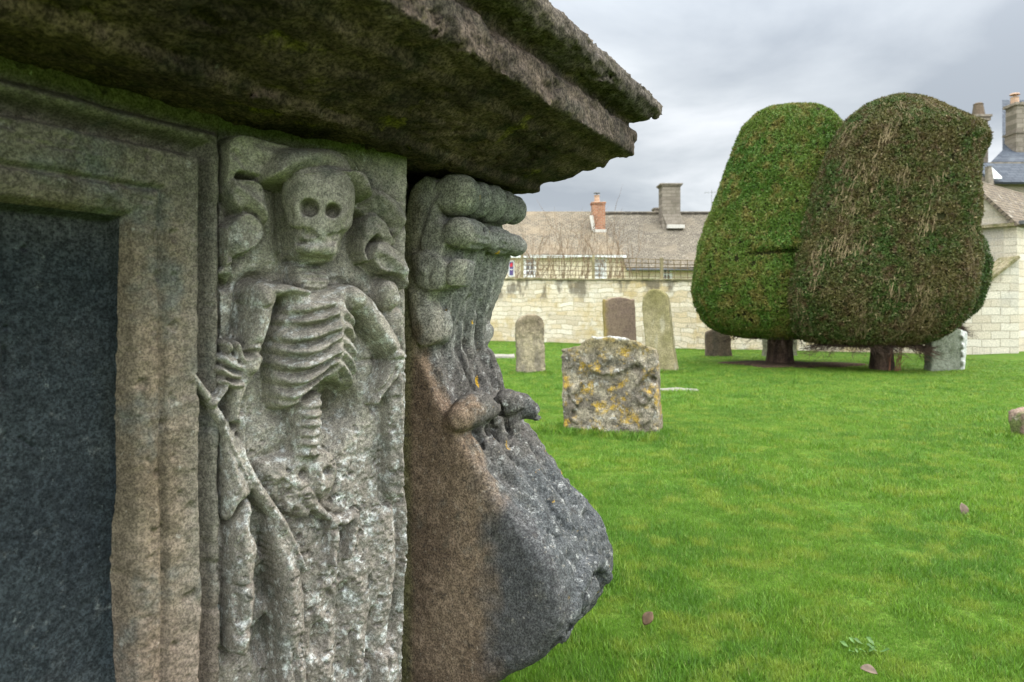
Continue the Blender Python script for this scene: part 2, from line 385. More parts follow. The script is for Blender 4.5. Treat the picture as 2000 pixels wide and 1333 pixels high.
# ---- the long side as relief: every photo measurement is taken to the plane of the wall
HS = .0019; HK = .80
class Relief:
    def __init__(s, s0, s1, z0, z1):
        s.S, s.Z = np.meshgrid(np.arange(s0, s1 + HS, HS), np.arange(z0, z1 + HS, HS), indexing='ij')
        s.frame = (0., 1., P0); s.H = np.zeros(s.S.shape); s.L = np.zeros(s.S.shape, np.int16)
    def bb(s, pts, mar):
        a = np.array(pts); i0 = int((a[:,0].min()-mar-s.S[0,0])/HS); i1 = int((a[:,0].max()+mar-s.S[0,0])/HS)+2
        j0 = int((a[:,1].min()-mar-s.Z[0,0])/HS); j1 = int((a[:,1].max()+mar-s.Z[0,0])/HS)+2
        return (slice(max(i0,0), max(i1,0)), slice(max(j0,0), max(j1,0)))
    def dome(s, px, H, D, lab, base=0.0, n=2.2, curve=4, tilt=None, qp=None, trench=.010, tw=.012, qr=None):
        H = H*HK; D = D*.8
        """raised form with outline px; rises to H within D metres of its rim"""
        qa, qb = (H*.05, H*.90) if qr is None else qr
        xa = min(x for x, y in px); xb = max(x for x, y in px)
        P = [wpt(x, y, qa+(qb-qa)*(x-xa)/(xb-xa) if qp is None else qp) for x, y in px]
        if curve: P = catmull(P, curve)
        b = s.bb(P, .03); d = -poly_sd(s.S[b], s.Z[b], P)
        if trench: s.H[b] -= trench * np.exp(-(np.clip(-d, 0, 1)/tw)**2) * (d < 0)
        h = base + H*(1-(1-np.clip(d/D, 0, 1))**n)**(1/n)
        if tilt is not None:
            c = np.mean(P, 0); h = h + (tilt[0]*(s.S[b]-c[0]) + tilt[1]*(s.Z[b]-c[1])) * np.clip(d/.01, 0, 1)
        m = (d > 0) & (h > s.H[b]); s.H[b] = np.where(m, h, s.H[b])
        if lab is not None: s.L[b] = np.where(m, lab, s.L[b])
    def line_d(s, b, pts, rs):
        best = np.full(s.S[b].shape, 9.); 
        for (p, r0), (q, r1) in zip(zip(pts[:-1], rs[:-1]), zip(pts[1:], rs[1:])):
            ex, ey = q[0]-p[0], q[1]-p[1]; L = ex*ex+ey*ey+1e-12
            t = np.clip(((s.S[b]-p[0])*ex+(s.Z[b]-p[1])*ey)/L, 0, 1)
            best = np.minimum(best, np.hypot(s.S[b]-p[0]-t*ex, s.Z[b]-p[1]-t*ey)/(r0+(r1-r0)*t))
        return best
    def ridge(s, px, rpx, amp, q=0., only=None):
        """adds (amp>0) or cuts (amp<0) a rounded line"""
        q = q*HK; amp = amp*.8
        P = [wpt(x, y, q) for x, y in px]
        if len(P) == 1: P = P * 2
        rp = rpx if isinstance(rpx, (list, tuple)) else [rpx]*len(P)
        if len(P) > 2:
            t0 = np.linspace(0, 1, len(rp)); P = catmull(P, 5, False); rp = list(np.interp(np.linspace(0, 1, len(P)), t0, rp))
        rs = [r*pxm(px[0][0], q) for r in rp]; b = s.bb(P, 3*max(rs)); d = s.line_d(b, P, rs)
        a = amp*np.exp(-d*d*1.1)
        if only is not None: a = a*np.isin(s.L[b], only)
        s.H[b] += a
    def bone(s, px, rpx, H, lab, base=0., trench=.008):
        H = H*HK; base = base*HK
        """rounded rod lying on the wall, H = height of its ridge"""
        P = [wpt(x, y, H*.7+base) for x, y in px]
        if len(P) == 1: P = P*2
        rp = rpx if isinstance(rpx, (list, tuple)) else [rpx]*len(P)
        if len(P) > 2:
            t0 = np.linspace(0, 1, len(rp)); P = catmull(P, 5, False); rp = list(np.interp(np.linspace(0, 1, len(P)), t0, rp))
        rs = [r*pxm(px[0][0], H) for r in rp]; b = s.bb(P, 2*max(rs)+.02); d = s.line_d(b, P, rs)
        if trench: s.H[b] -= trench*np.exp(-(np.clip(d-1, 0, 9)/.5)**2)*(d > 1)
        h = base + H*np.sqrt(np.clip(1-d**2.2, 0, 1)); m = (d < 1) & (h > s.H[b]); s.H[b] = np.where(m, h, s.H[b])
        if lab is not None: s.L[b] = np.where(m, lab, s.L[b])
    def pit(s, x, y, rpx, depth, q=0., asp=1., n=2):
        q = q*HK; P = wpt(x, y, q); r = rpx*pxm(x, q); b = s.bb([P], r*2.2*max(1, asp))
        d = np.hypot((s.S[b]-P[0])/asp, s.Z[b]-P[1])/r; s.H[b] -= depth*np.exp(-d**(2*n)*.8)
    def blur(s, k=1, lab=None):
        for _ in range(k):
            A = np.pad(s.H, 1, 'edge'); B = (A[1:-1,1:-1]*4+A[:-2,1:-1]*2+A[2:,1:-1]*2+A[1:-1,:-2]*2+A[1:-1,2:]*2+A[:-2,:-2]+A[2:,2:]+A[:-2,2:]+A[2:,:-2])/16
            s.H = B
    def build(s, names, mats, parents):
        ni, nj = s.H.shape; b_, c_, p_ = s.frame; V = np.stack([p_*b_ + s.S*c_ - s.H*b_, -(P0 - p_*c_ + s.S*b_ + s.H*c_), s.Z], -1).reshape(-1, 3)
        gs, gz = np.gradient(s.H, HS); Nn = np.stack([-gs, -np.ones_like(gs), -gz], -1); Nn /= np.linalg.norm(Nn, axis=-1, keepdims=True); Nn = np.stack([Nn[...,0]*c_ + Nn[...,1]*b_, -Nn[...,0]*b_ + Nn[...,1]*c_, Nn[...,2]], -1).reshape(-1, 3)
        I = np.arange(ni*nj).reshape(ni, nj); Q = np.stack([I[:-1,:-1], I[1:,:-1], I[1:,1:], I[:-1,1:]], -1).reshape(-1, 4)
        lab = s.L[:-1,:-1].reshape(-1); out = {}
        for k, nm in names.items():
            q = Q[lab == k]
            if not len(q): continue
            u, inv = np.unique(q, return_inverse=True); me = mesh_np(nm, V[u], inv.reshape(q.shape))
            par = parents.get(k, tomb); par = out.get(par, par) if isinstance(par, int) else par
            o = link(nm, me, mats[k], par); me.normals_split_custom_set_from_vertices(Nn[u].tolist()); out[k] = o
        return out

# -- carved field with the skeleton
FS0 = .795 * P0
BETA = R(19); sb, cb = math.sin(BETA), math.cos(BETA); P1 = P0*cb + FS0*sb; T0 = FS0*cb - P0*sb     # the pier is turned 19 degrees towards the viewer
PL[:] = [math.sin(PHI+BETA), math.cos(PHI+BETA), P1]
T1 = wpt(792, 700)[0]
rl = Relief(T0 - .06, T1 + .012, .05, EYE + .300)

rl.frame = (sb, cb, P1)
P3 = stack3(rl.S, rl.Z, 0*rl.S)
rl.H += .010*fbm(P3, 7, 4, .5, 3)
rl.H -= .012*smooth(rl.Z, .55, .30)
# hollows of the ground first
rl.pit(520, 1150, 46, .030, asp=.45); rl.pit(527, 1060, 30, .030, asp=.5); rl.pit(522, 1250, 46, .028, asp=.5)
rl.pit(640, 1180, 30, .016, asp=.5); rl.pit(628, 1250, 34, .022, asp=.5); rl.pit(690, 1330, 34, .02, asp=.4)
# ribbon (1)
RB = 1
rl.dome([(433,281),(459,267),(504,276),(570,291),(630,291),(678,306),(705,330),(722,360),(759,381),(788,405),(790,440),(777,466),(762,446),(735,430),(705,413),(693,394),(672,374),(640,361),(585,359),(558,350),(516,356),(465,344),(452,346),(444,384),(432,380),(428,320)], .044, .006, RB, n=3.5)
rl.ridge([(470,335),(520,345),(560,343)], 8, .008, .03, [RB]); rl.ridge([(455,300),(470,320),(480,340)], 6, -.008, .03, [RB])
rl.ridge([(500,300),(560,318),(620,318),(670,335),(700,372)], 14, .014, .03, [RB]); rl.ridge([(720,375),(755,400),(780,430)], 10, .012, .03, [RB])
rl.ridge([(735,424),(765,446)], 6, -.012, .03)
rl.dome([(446,354),(504,356),(522,399),(525,447),(495,420),(462,417),(437,392),(441,370)], .046, .006, RB, n=3.5, tilt=(.10, -.25))
rl.ridge([(462,365),(500,400),(515,430)], 9, .010, .035, [RB]); rl.ridge([(480,412),(515,440)], 7, -.018, .03)
rl.dome([(432,443),(468,418),(495,421),(520,449),(504,480),(471,498),(459,501),(442,516),(426,516),(424,448)], .042, .006, RB, n=3.5, tilt=(-.15, 0))
rl.ridge([(437,450),(436,510)], 5, .010, .03, [RB]); rl.ridge([(446,450),(450,500)], 6, -.010, .03, [RB])
rl.dome([(420,529),(453,508),(457,553),(441,548),(422,540)], .026, .007, RB, n=3); rl.pit(437, 552, 14, .022, asp=1.3)
rl.dome([(703,428),(722,420),(748,436),(762,456),(777,468),(776,480),(750,479),(728,462),(716,478),(709,498),(715,512),(700,512),(692,489),(696,450)], .044, .006, RB, n=3.5)
rl.ridge([(706,440),(702,480)], 6, .008, .03, [RB]); rl.ridge([(724,470),(716,490)], 5, -.010, .03);
rl.dome([(708,500),(724,474),(750,479),(769,485),(792,506),(799,540),(801,566),(786,548),(771,538),(741,535),(720,521)], .042, .006, RB, n=3.5)
rl.ridge([(730,490),(760,505),(785,530)], 9, .012, .03, [RB])
# staff with knob (2)
rl.dome([(748,600),(789,602),(791,800),(790,974),(763,976),(752,962),(750,800)], .026, .014, 2, curve=0)
rl.ridge([(780,620),(781,960)], 7, .010, .02, [2]); rl.ridge([(765,950),(790,955)], 5, -.008, .02)
rl.bone([(764,570),(765,582)], [25, 27], .050, 2)
# torso (3)
T = 3
rl.dome([(500,556),(535,550),(575,558),(612,566),(655,562),(686,556),(706,574),(712,640),(714,700),(706,760),(697,800),(686,812),(690,775),(664,752),(640,752),(606,772),(572,800),(536,797),(527,745),(525,695),(535,625),(548,592)], .075, .080, T, trench=.022, tw=.022)
ribs = [[(548,598),(580,606),(620,600),(648,590)], [(538,622),(575,632),(620,626),(650,612)], [(532,648),(572,660),(618,652),(652,634)], [(528,676),(570,690),(616,681),(655,658)],
        [(526,704),(568,718),(612,708),(652,682)], [(528,732),(566,745),(606,734),(645,706)], [(532,760),(562,771),(598,762),(636,732)], [(537,786),(562,792),(592,784)]]
for r_ in ribs:
    jy = random.uniform(-3, 3); r_ = [(x, y+jy+random.uniform(-2.5, 2.5)) for x, y in r_]
    rl.ridge(r_, [random.uniform(8, 10), random.uniform(7, 10), 8, 6], random.uniform(.014, .021), .06, [T])
    rl.ridge([(x, y+13.5) for x, y in r_], [6, 6, 5, 4], -.016, .06, [T])
for r_ in [[(672,612),(696,622),(712,640)], [(672,638),(696,652),(712,672)], [(670,664),(694,682),(712,702)], [(668,690),(690,710),(708,732)], [(664,714),(684,736),(700,762)], [(662,738),(682,760),(694,790)]]:
    rl.ridge(r_, [6, 7, 7], .011, .06, [T]); rl.ridge([(x-2, y+12.5) for x, y in r_], [4, 5, 5], -.010, .06, [T])
rl.ridge([(655,590),(658,660),(656,730)], [16, 14, 12], .010, .07, [T])
rl.ridge([(505,556),(560,562),(615,578)], 9, .012, .05, [T]); rl.ridge([(655,572),(692,562)], 8, .010, .05, [T]); rl.ridge([(606,575),(640,584),(662,574)], 8, -.012, .06, [T])
# belly hollow and spine (4)
rl.pit(664, 800, 40, .050, .0, asp=1.0, n=2); rl.pit(655, 850, 26, .02, asp=.9)
rl.dome([(568,792),(600,774),(640,768),(642,800),(638,860),(634,900),(572,896),(566,850)], .060, .034, 4, trench=.006)
for y in range(782, 900, 19): rl.ridge([(590,y),(618,y-2),(640,y-3)], 5, -.011, .04, [4])
for y in range(792, 880, 19): rl.ridge([(638,y-2)], 6, .010, .03)
# pelvis and thighs (5)
rl.dome([(498,905),(530,893),(585,884),(640,880),(664,905),(656,955),(625,985),(600,1012),(560,1004),(525,975),(505,945)], .026, .030, 5)
rl.pit(592, 926, 9, .022, .02, asp=.8); rl.pit(641, 920, 8, .022, .02, asp=.9)
rl.ridge([(520,925),(560,935),(600,960)], 12, .012, .02, [5]); rl.ridge([(612,905),(625,950)], 10, .010, .02, [5]); rl.ridge([(545,940),(552,985)], 6, -.012, .02)
rl.bone([(596,965),(618,990),(645,1012)], [12, 11, 8], .028, 5); rl.bone([(640,1010),(672,1020),(700,1002)], [7, 9, 7], .018, 5)
rl.bone([(700,1003),(692,1045),(682,1092)], [7, 9, 6], .020, 5); rl.bone([(655,1022),(656,1060),(650,1100)], [11, 10, 7], .020, 5); rl.pit(672, 1050, 12, .016, asp=.5)
# left arm (6): upper arm, forearm, gripping hand
rl.bone([(519,574),(510,620),(500,665),(492,702)], [29, 27, 24, 22], .062, 6, trench=.018)
rl.bone([(521,577),(519,585)], [31, 30], .074, 6, trench=0); rl.bone([(520,572),(560,566),(600,572)], [20, 13, 9], .072, 3, trench=0); rl.ridge([(515,580),(500,680)], 12, .006, .06, [6]); rl.bone([(496,700),(490,716)], [25, 23], .064, 6, trench=.01)
rl.bone([(490,712),(474,745),(462,780),(462,840)], [22, 17, 14, 12], .044, 6, trench=.012)
for (pts, r_) in [([(445,672),(452,690),(458,706)], 8), ([(462,672),(468,692),(474,705)], 8), ([(436,700),(452,712),(468,718)], 9), ([(432,722),(448,732),(466,736)], 9), ([(436,745),(452,752),(470,752)], 8)]:
    rl.bone(pts, r_, .056, 6, trench=.004)
rl.pit(449, 690, 8, .02, .02); rl.pit(476, 690, 7, .02, .02); rl.bone([(476,812),(474,850),(478,890)], [8, 8, 6], .030, 6); rl.pit(452, 832, 9, .03, .01)
# right arm (7)
rl.bone([(698,588),(722,604),(742,636),(768,676),(780,700)], [25, 26, 25, 23, 22], .058, 7, trench=.014)
rl.bone([(779,704),(764,735),(748,762),(737,786)], [21, 18, 14, 8], .050, 7, trench=.012)
rl.bone([(692,580),(700,586)], [26, 26], .070, 3, trench=0)
rl.ridge([(724,709),(760,704),(792,702)], 4, -.012, .045); rl.ridge([(772,722),(755,752),(740,772)], 4, -.012, .04, [7]); rl.ridge([(710,590),(735,640),(775,690)], 12, .010, .05, [7])
rl.pit(735, 795, 12, .02, .0)
# shroud (8) hanging from the diagonal edge
rl.dome([(447,1020),(468,985),(488,972),(500,990),(494,1035),(510,1062),(511,1105),(506,1165),(499,1225),(482,1280),(450,1274),(438,1256),(438,1150),(440,1070)], .055, .026, 8, trench=.018, tw=.016)
rl.ridge([(446,1146),(470,1150),(504,1140)], 4, -.012, .05, [8]); rl.ridge([(467,1168),(468,1218)], 4, -.016, .05, [8]); rl.ridge([(455,1225),(470,1245),(492,1225)], 6, -.012, .05, [8]); rl.ridge([(486,1165),(488,1215)], 8, .010, .05, [8])
rl.dome([(516,985),(550,1008),(576,1058),(592,1102),(601,1165),(603,1250),(606,1400),(546,1400),(541,1200),(532,1120),(516,1040)], .050, .026, 8, trench=.012)
rl.ridge([(572,1270),(578,1330),(580,1390)], 5, -.018, .04, [8]); rl.ridge([(560,1100),(568,1200),(566,1280)], 12, .008, .04, [8])
rl.bone([(371,727),(392,757),(415,787),(440,832),(468,884),(502,950),(545,1014),(572,1062),(592,1110)], [9, 10, 13, 15, 16, 15, 14, 11, 8], .050, 8, trench=.004)
rl.bone([(417,790),(430,772),(441,757)], [9, 8, 6], .055, 8); rl.dome([(420,800),(440,850),(470,905),(500,965),(470,985),(450,1010),(432,1010),(428,900)], .052, .03, 8)
# folds of cloth at the foot, plain
for (pts, r_, a) in [([(640,1100),(634,1200),(640,1340)], 16, .014), ([(700,1110),(706,1230),(690,1340)], 22, .014), ([(745,1010),(752,1150),(740,1280)], 22, .012), ([(672,1150),(668,1260),(672,1340)], 10, -.014), ([(728,1200),(722,1300)], 8, -.014), ([(775,990),(778,1110),(772,1240)], 9, -.022), ([(690,1240),(700,1330)], 6, -.016)]:
    rl.ridge(pts, r_, a)
rl.dome([(735,1290),(760,1278),(782,1285),(786,1420),(738,1420)], .024, .02, 9)
# neck (10) and skull (11)
rl.dome([(574,512),(652,520),(650,562),(620,570),(574,558)], .040, .022, 10, trench=.004)
for y in (530, 542, 554): rl.ridge([(596,y),(620,y+1),(646,y+1)], 4, -.011, .035, [10])
rl.dome([(505,352),(528,300),(575,288),(640,285),(692,300),(730,334),(752,384),(722,388),(696,376),(660,364),(600,361),(556,360)], .130, .055, RB, trench=.0, n=2.6, qr=(.03, .10))
rl.dome([(556,372),(560,350),(690,350),(696,400),(680,450),(655,512),(580,508),(566,470)], .030, .03, 3, trench=.03, tw=.022)
rl.blur(1)
# weathering of everything
P3 = stack3(rl.S, rl.Z, rl.H)
low_ = smooth(rl.Z, .95, .70)
er_ = smooth(fbm(P3, 17, 3, .55, 91), .05, .5); rl.H -= np.where(np.isin(rl.L, [3, 5, 6, 7, 8]), .007, .002)*er_
rl.H += .0045*fbm(P3, 38, 3, .6, 5) + (.0012 + .0022*low_)*fbm(P3, 150, 2, .6, 9)
pp = fbm(P3, 60, 3, .6, 21); rl.H -= .006*smooth(pp, .30, .55)*(.4 + low_)
rl.H -= .13*smooth(rl.S, T1+.001, T1+.009)
rl.H[(rl.S < T0 - .002) & (rl.L == 0)] = -.05
names = {0: 'carved_panel', 1: 'ribbon', 2: 'staff', 3: 'skeleton', 4: 'spine', 5: 'pelvis', 6: 'arm', 7: 'arm', 8: 'shroud', 9: 'corner_block', 10: 'neck', 11: 'skull'}
par = {4: 3, 5: 3, 6: 3, 7: 3, 10: 3, 11: 3}
rel = rl.build({k: names[k] for k in (0,1,2,3,4,5,6,7,8,9,10)}, {k: M_field for k in names}, par)
# -- the skull: a solid of its own, looking out of the pier at the viewer
def onpier(x, y, h):
    t, z = wpt(x, y, h); return (P1*sb + t*cb - h*sb, -(P0 - P1*cb + t*sb + h*cb), z)
so_ = onpier(623, 425, .045); fw = np.array([0. - so_[0], -P0 - so_[1], 0]); mpx = np.linalg.norm(fw)/F*.80; fw /= np.linalg.norm(fw); rt = np.array([-fw[1], fw[0], 0])
SX, SY, SZ = grid((-.085, -.075, -.10), (.085, .07, .10), .0024); Gs = (SX, SY, SZ)
def sp(x, y): return ((x-623)*mpx, (425-y)*mpx)
outl = catmull([sp(*p) for p in [(560,318),(554,345),(553,380),(555,415),(558,436),(564,447),(562,464),(568,488),(577,511),(600,516),(640,519),(655,515),(664,494),(674,468),(685,447),(690,420),(692,385),(691,345),(684,318)]], 5)
sk2 = poly_sd(SX, SZ, outl)
Fk = smax(sk2 + 0*SY, SY - .050 - .10*SZ + .012*smooth(np.abs(SX), .02, .06) + 0*sk2, .050)
Fk = smin(Fk, ell_sd(Gs, (0, .000, .030), (.056, .048, .055)), .02)
for (x, y), r_, dpt in (((602, 413), 20, .050), ((653, 417), 17.5, .048)):
    c = sp(x, y); Fk = smin(Fk, (np.hypot(np.hypot(SX-c[0], SZ-c[1]) - r_*mpx*1.15, SY - dpt + .012) - .0075), .008); Fk = smax(Fk, -ell_sd(Gs, (c[0], dpt-.002, c[1]), (r_*mpx, .040, r_*mpx)), .004)
    Fk = smin(Fk, ell_sd(Gs, (c[0], dpt-.040, c[1]), (.007, .007, .007)), .006)
c = sp(599, 466); Fk = smax(Fk, -ell_sd(Gs, (c[0], .044, c[1]), (.0075, .016, .010)), .004); c = sp(612, 469); Fk = smax(Fk, -ell_sd(Gs, (c[0], .044, c[1]), (.005, .010, .007)), .004)
def sline(px, r_, y0): return chain_sd(Gs, [((sp(x, y)[0], yy, sp(x, y)[1]), r_) for (x, y), yy in zip(px, y0)])
Fk = smin(Fk, sline([(566,440),(580,447),(596,448)], .008, (.010, .030, .036)), .010); Fk = smin(Fk, sline([(628,452),(655,450),(682,436)], .009, (.036, .030, .004)), .012)
Fk = smax(Fk, -sline([(560,456),(572,462),(588,462)], .0045, (.006, .026, .040)), .006); Fk = smax(Fk, -sline([(664,462),(650,478),(655,500)], .005, (.020, .034, .028)), .010)
Fk = smin(Fk, sline([(578,497),(606,503),(650,502)], .008, (.022, .036, .024)), .012); Fk = smax(Fk, -sline([(574,486),(604,490),(640,488),(662,482)], .0028, (.018, .043, .040, .016)), .005)
for x in range(584, 656, 12): Fk = smax(Fk, -sline([(x,489),(x,498)], .0016, (.040, .042)), .003)
PP = stack3(SX, SY, SZ); Fk = Fk + .0022*fbm(PP, 40, 3, .6, 77) + .0010*fbm(PP, 150, 2, .6, 78)
Vk, Qk = nets(Fk, (-.085, -.075, -.10), .0024)
Vw = np.array(so_) + Vk[:,:1]*rt + Vk[:,1:2]*fw + Vk[:,2:]*np.array([0, 0, 1.]); 
rel[11] = link('skull', mesh_np('skull', Vw, Qk[:, ::-1]), M_field, rel[3])
rel[6]['label'] = 'bent arm gripping the edge of the shroud'; rel[7]['label'] = 'arm bent at the elbow beside the staff'

PL[:] = [SN, CS, P0]
# -- frame and dark panel, one moulding mitred round
SP, ZP = .6277*P0, EYE + .1354*P0        # panel's right edge and top edge
rf = Relief(-.25, FS0, .05, EYE + .300)
Dm = np.maximum(rf.S - SP, rf.Z - ZP)
# profile: distance from panel edge -> height
pd = np.array([-9, -.002, .002, .010, .020, .034, .040, .044, .050, .094, .100, .106, .112, .122, .130, .137, .142, .150, .156, .2, 9])
ph = np.array([-.034, -.034, -.014, .006, .012, .014, .013, .005, .018, .022, .019, -.016, -.026, -.018, .008, .012, .006, -.012, -.004, -.004, -.004])
wob_ = .004*fbm(stack3(rf.S, rf.Z, 0*rf.S), 5, 2, .5, 2)
rf.H = np.interp(Dm + wob_, pd, ph)
P3 = stack3(rf.S, rf.Z, 0*rf.S)
topm = smooth(rf.Z - ZP, .0, .03)*smooth(SP + .02 - rf.S, 0, .05)*smooth(Dm, 0, .01)
rf.H += topm*(.016*fbm(P3, 9, 3, .5, 14))
slate_m = (Dm < 0)
rf.H += np.where(slate_m, .0012, .0042)*fbm(P3, 40, 3, .6, 4) + np.where(slate_m, .0006, .0018)*fbm(P3, 150, 2, .6, 8)
rf.H -= np.where(slate_m, 0, .006)*smooth(fbm(P3, 48, 3, .6, 31), .34, .6)
for (x, y, r_) in ((57, 485, 4), (20, 640, 3)): rf.pit(x, y, r_, .012, -.03)
rf.ridge([(17,680),(17,760)], 3, -.010, -.03); rf.ridge([(18,850),(18,890)], 2.5, -.007, -.03); rf.ridge([(46,858),(76,876)], 2.5, -.008, -.03); rf.ridge([(150,610),(152,660)], 2, -.003, -.03)
rf.ridge([(0,97),(60,110),(100,125),(180,150),(260,172),(330,192),(400,212)], 2.0, -.012, 0)
rf.ridge([(0,128),(60,145),(100,152)], 1.5, -.006, 0); rf.ridge([(20,270),(90,290),(150,300),(172,330),(170,350)], 2, -.007, .01)
rf.L = np.where(slate_m, 1, 0).astype(np.int16)
plain_m = Dm > .157; rf.L[plain_m] = 2
rf.blur(1)
rf.build({0: 'panel_frame', 1: 'inscription_panel', 2: 'wall_face'}, {0: M_frame, 1: M_slate, 2: M_frame}, {})

# -- cornice: mitred profile, craggy
V0 = .0055
GX, GY, GZ = grid((-.35, -.16, EYE+.24), (1.92*P0+.03, .50*P0+.02, EYE+.60), V0)
cprof = [(-.2,.30),(-.02,.296),(.02,.292),(.13,.284),(.165,.278),(.185,.282),(.194,.298),(.24,.308),(.272,.318),(.30,.332),(.345,.340),(.362,.352),(.39,.360),(.425,.362),(.430,.385),(.432,.418),(.424,.426),(.412,.432),(.414,.442),(.432,.446),(.464,.454),(.480,.472),(.478,.494),(.452,.512),(.37,.535),(.10,.56),(-.2,.575)]
cprof = [(a*P0, b+EYE) for a, b in cprof]
soff = np.interp(GZ-EYE, [.27,.313,.347,.367,.423,.485,.56], np.array([1.52,1.443,1.39,1.335,1.335,1.366,1.37])*P0)
Dq = smax(GY + 0*GX + 0*GZ, GX - soff, .012)
td, tz = np.arange(-.30, .62, .004), GZ.ravel()
tab = poly_sd(td[:,None], tz[None,:], cprof)
fi = np.clip((Dq - td[0])/.004, 0, len(td)-2.001); i0 = fi.astype(int); ff = fi - i0; kk = np.arange(len(tz))[None,None,:]
Fc = tab[i0, kk]*(1-ff) + tab[i0+1, kk]*ff
PP = stack3(GX, GY, GZ); rowm = PP*np.array([.45, 1, 1])
near = np.abs(Fc) < .035
nz_ = np.zeros(Fc.shape); Pn = rowm[near]
nz_[near] = .0055*fbm(Pn, 9, 3, .5, 41) + .0075*fbm(Pn*np.array([1.5,1,1]), 42, 3, .7, 42) + .009*smooth(fbm(Pn*np.array([1.4,1,1]), 34, 3, .6, 47), .16, .5)
endm = smooth(PP[..., 0], 1.4*P0, 1.8*P0); nz_[near] *= (1 - .6*smooth(PP[..., 0], 1.45*P0, 1.6*P0)*(1 - smooth(PP[..., 2], EYE+.36, EYE+.40)))[near]
nz_[near] += endm[near]*.005*fbm(Pn, 8, 3, .5, 48)
Vc, Qc = nets(Fc + nz_, (-.35, -.16, EYE+.24), V0)
Vc += (.0042*fbm(Vc, 120, 3, .7, 43))[:, None]*np.array([.4, .6, .7])
Vc[:, 1] *= -1; Qc = Qc[:, ::-1]
link('cornice', mesh_np('cornice', Vc, Qc), M_corn, tomb)
mb = MB(); mb.box(-.9, 1.70*P0, .10, 1.15, EYE+.30, EYE+.53); mb.build('table_slab', M_corn, tomb, bevel=.015)
mb = MB(); mb.box(-.85, S0-.01, .045, 1.0, 0, EYE+.31); mb.build('tomb_body', M_frame, tomb, bevel=.01)
mb = MB(); mb.box(-.9, S1-.10, -.12, 1.1, 0, .13); mb.build('plinth', M_cons, tomb, bevel=.02)

# -- end console: S-profile with scroll rolls, acanthus leaf and curled lip
V1 = .0042
lo = (S0-.035, -.06, .10); hi = (S1+.05, .45, EYE+.31)
G = GX, GY, GZ = grid(lo, hi, V1)
side_px = [(790,1450),(790,420),(800,375),(825,345),(842,348),(850,366),(852,395),(852,420),(862,440),(868,462),(866,484),(860,508),(848,548),(830,600),(817,650),(813,680),(826,716),(846,766),(871,814),(908,875),(949,937),(990,998),(1031,1049),(1067,1100),(1088,1162),(1093,1195),(1087,1240),(1050,1298),(985,1334),(900,1385),(850,1450)]
prof = [cpt(x, y, S0)[1:] for x, y in side_px]
prof = [(-.05, prof[0][1]), (-.05, prof[1][1])] + catmull(prof[1:], 4, False)
sd2 = poly_sd(GY[0], GZ[0], prof) if False else poly_sd(GY, GZ, prof)
# the section swells a little towards the far end near the neck
core = sd2 + 0*GX
Fs = smax(smax(core, GX - S1 + 0*core, .010), S0 - GX + 0*core, .008 + .034*(1 - smooth(GZ + 0*core, .50, .86)))
def C(x, y, ds): return cpt(x, y, S0+ds)
def caps(pts): return chain_sd(G, pts)
# rolls
c1 = C(872, 376, 0); c2 = C(886, 452, 0)
ax_r = np.hypot(GY - c1[1], GZ - c1[2]); xs = GX - S0
beads = None
for ds, hs_, rr in ((.042, .056, .047), (.112, .024, .042), (.172, .042, .046), (.236, .028, .043), (.285, .032, .038)):
    e1 = (np.sqrt((xs/1. - ds)**2/hs_**2 + (ax_r/rr)**2) - 1)*min(hs_, rr); beads = e1 if beads is None else np.minimum(beads, e1)
beads = np.minimum(smax(beads, -xs + 0*ax_r, .006), smax(ax_r - .024, np.abs(xs - .15) - .14 + 0*ax_r, .01))
Fs = smin(Fs, beads, .003)
ax_2 = np.hypot(GY - c2[1] - .02*0, GZ - c2[2] + .03*xs)
rb2 = np.interp(xs, [-.008,0,.02,.09,.118,.132,.16,.20,.22,.24,.27,.295,.315], [.018,.027,.034,.034,.025,.023,.033,.030,.021,.026,.028,.021,.004])
Fs = smin(Fs, smax(ax_2 - rb2, np.maximum(-.008 - xs, xs - .315) + 0*ax_2, .012), .006)
for (x, y, ds) in ((935,440,.07), (968,452,.12), (1000,458,.2)):
    Fs = smax(Fs, -caps([(C(x, y, ds), .008), (C(x+5, y+8, ds+.01), .007)]), .006)
# volute groove on the side and stem band
def sidepts(px, ds, r): return [(C(x, y, ds), r) for x, y in px]
Fs = smax(Fs, -caps(sidepts([(850,372),(838,395),(826,430),(816,470),(812,505)], -.002, .0065)), .006)
Fs = smax(Fs, -caps(sidepts([(882,412),(862,418),(850,430)], -.002, .006)), .006)
# side leaves
def leafplate(px, d0, d1, k=.006):
    P = catmull([C(x, y, 0)[1:] for x, y in px], 4); sd = poly_sd(GY, GZ, P)
    return smax(sd + 0*GX, np.maximum(S0 + d0 - GX + .35*np.clip(sd + .02, -.02, .02), GX - S0 - d1) + 0*sd, .008)
for px, d0 in (([(806,502),(828,491),(856,499),(870,520),(868,560),(842,568),(815,553)], -.016), ([(871,552),(874,522),(887,505),(897,511),(894,536),(883,560)], -.010), ([(800,566),(822,576),(845,603),(854,638),(848,668),(824,676),(806,644)], -.014)):
    Fs = smin(Fs, leafplate(px, d0, .07), .004)
for pts_ in ([(850,505),(838,530),(834,560)], [(818,590),(832,620),(836,660)], [(885,515),(882,550)]):
    Fs = smax(Fs, -caps(sidepts(pts_, -.018, .0055)), .004)
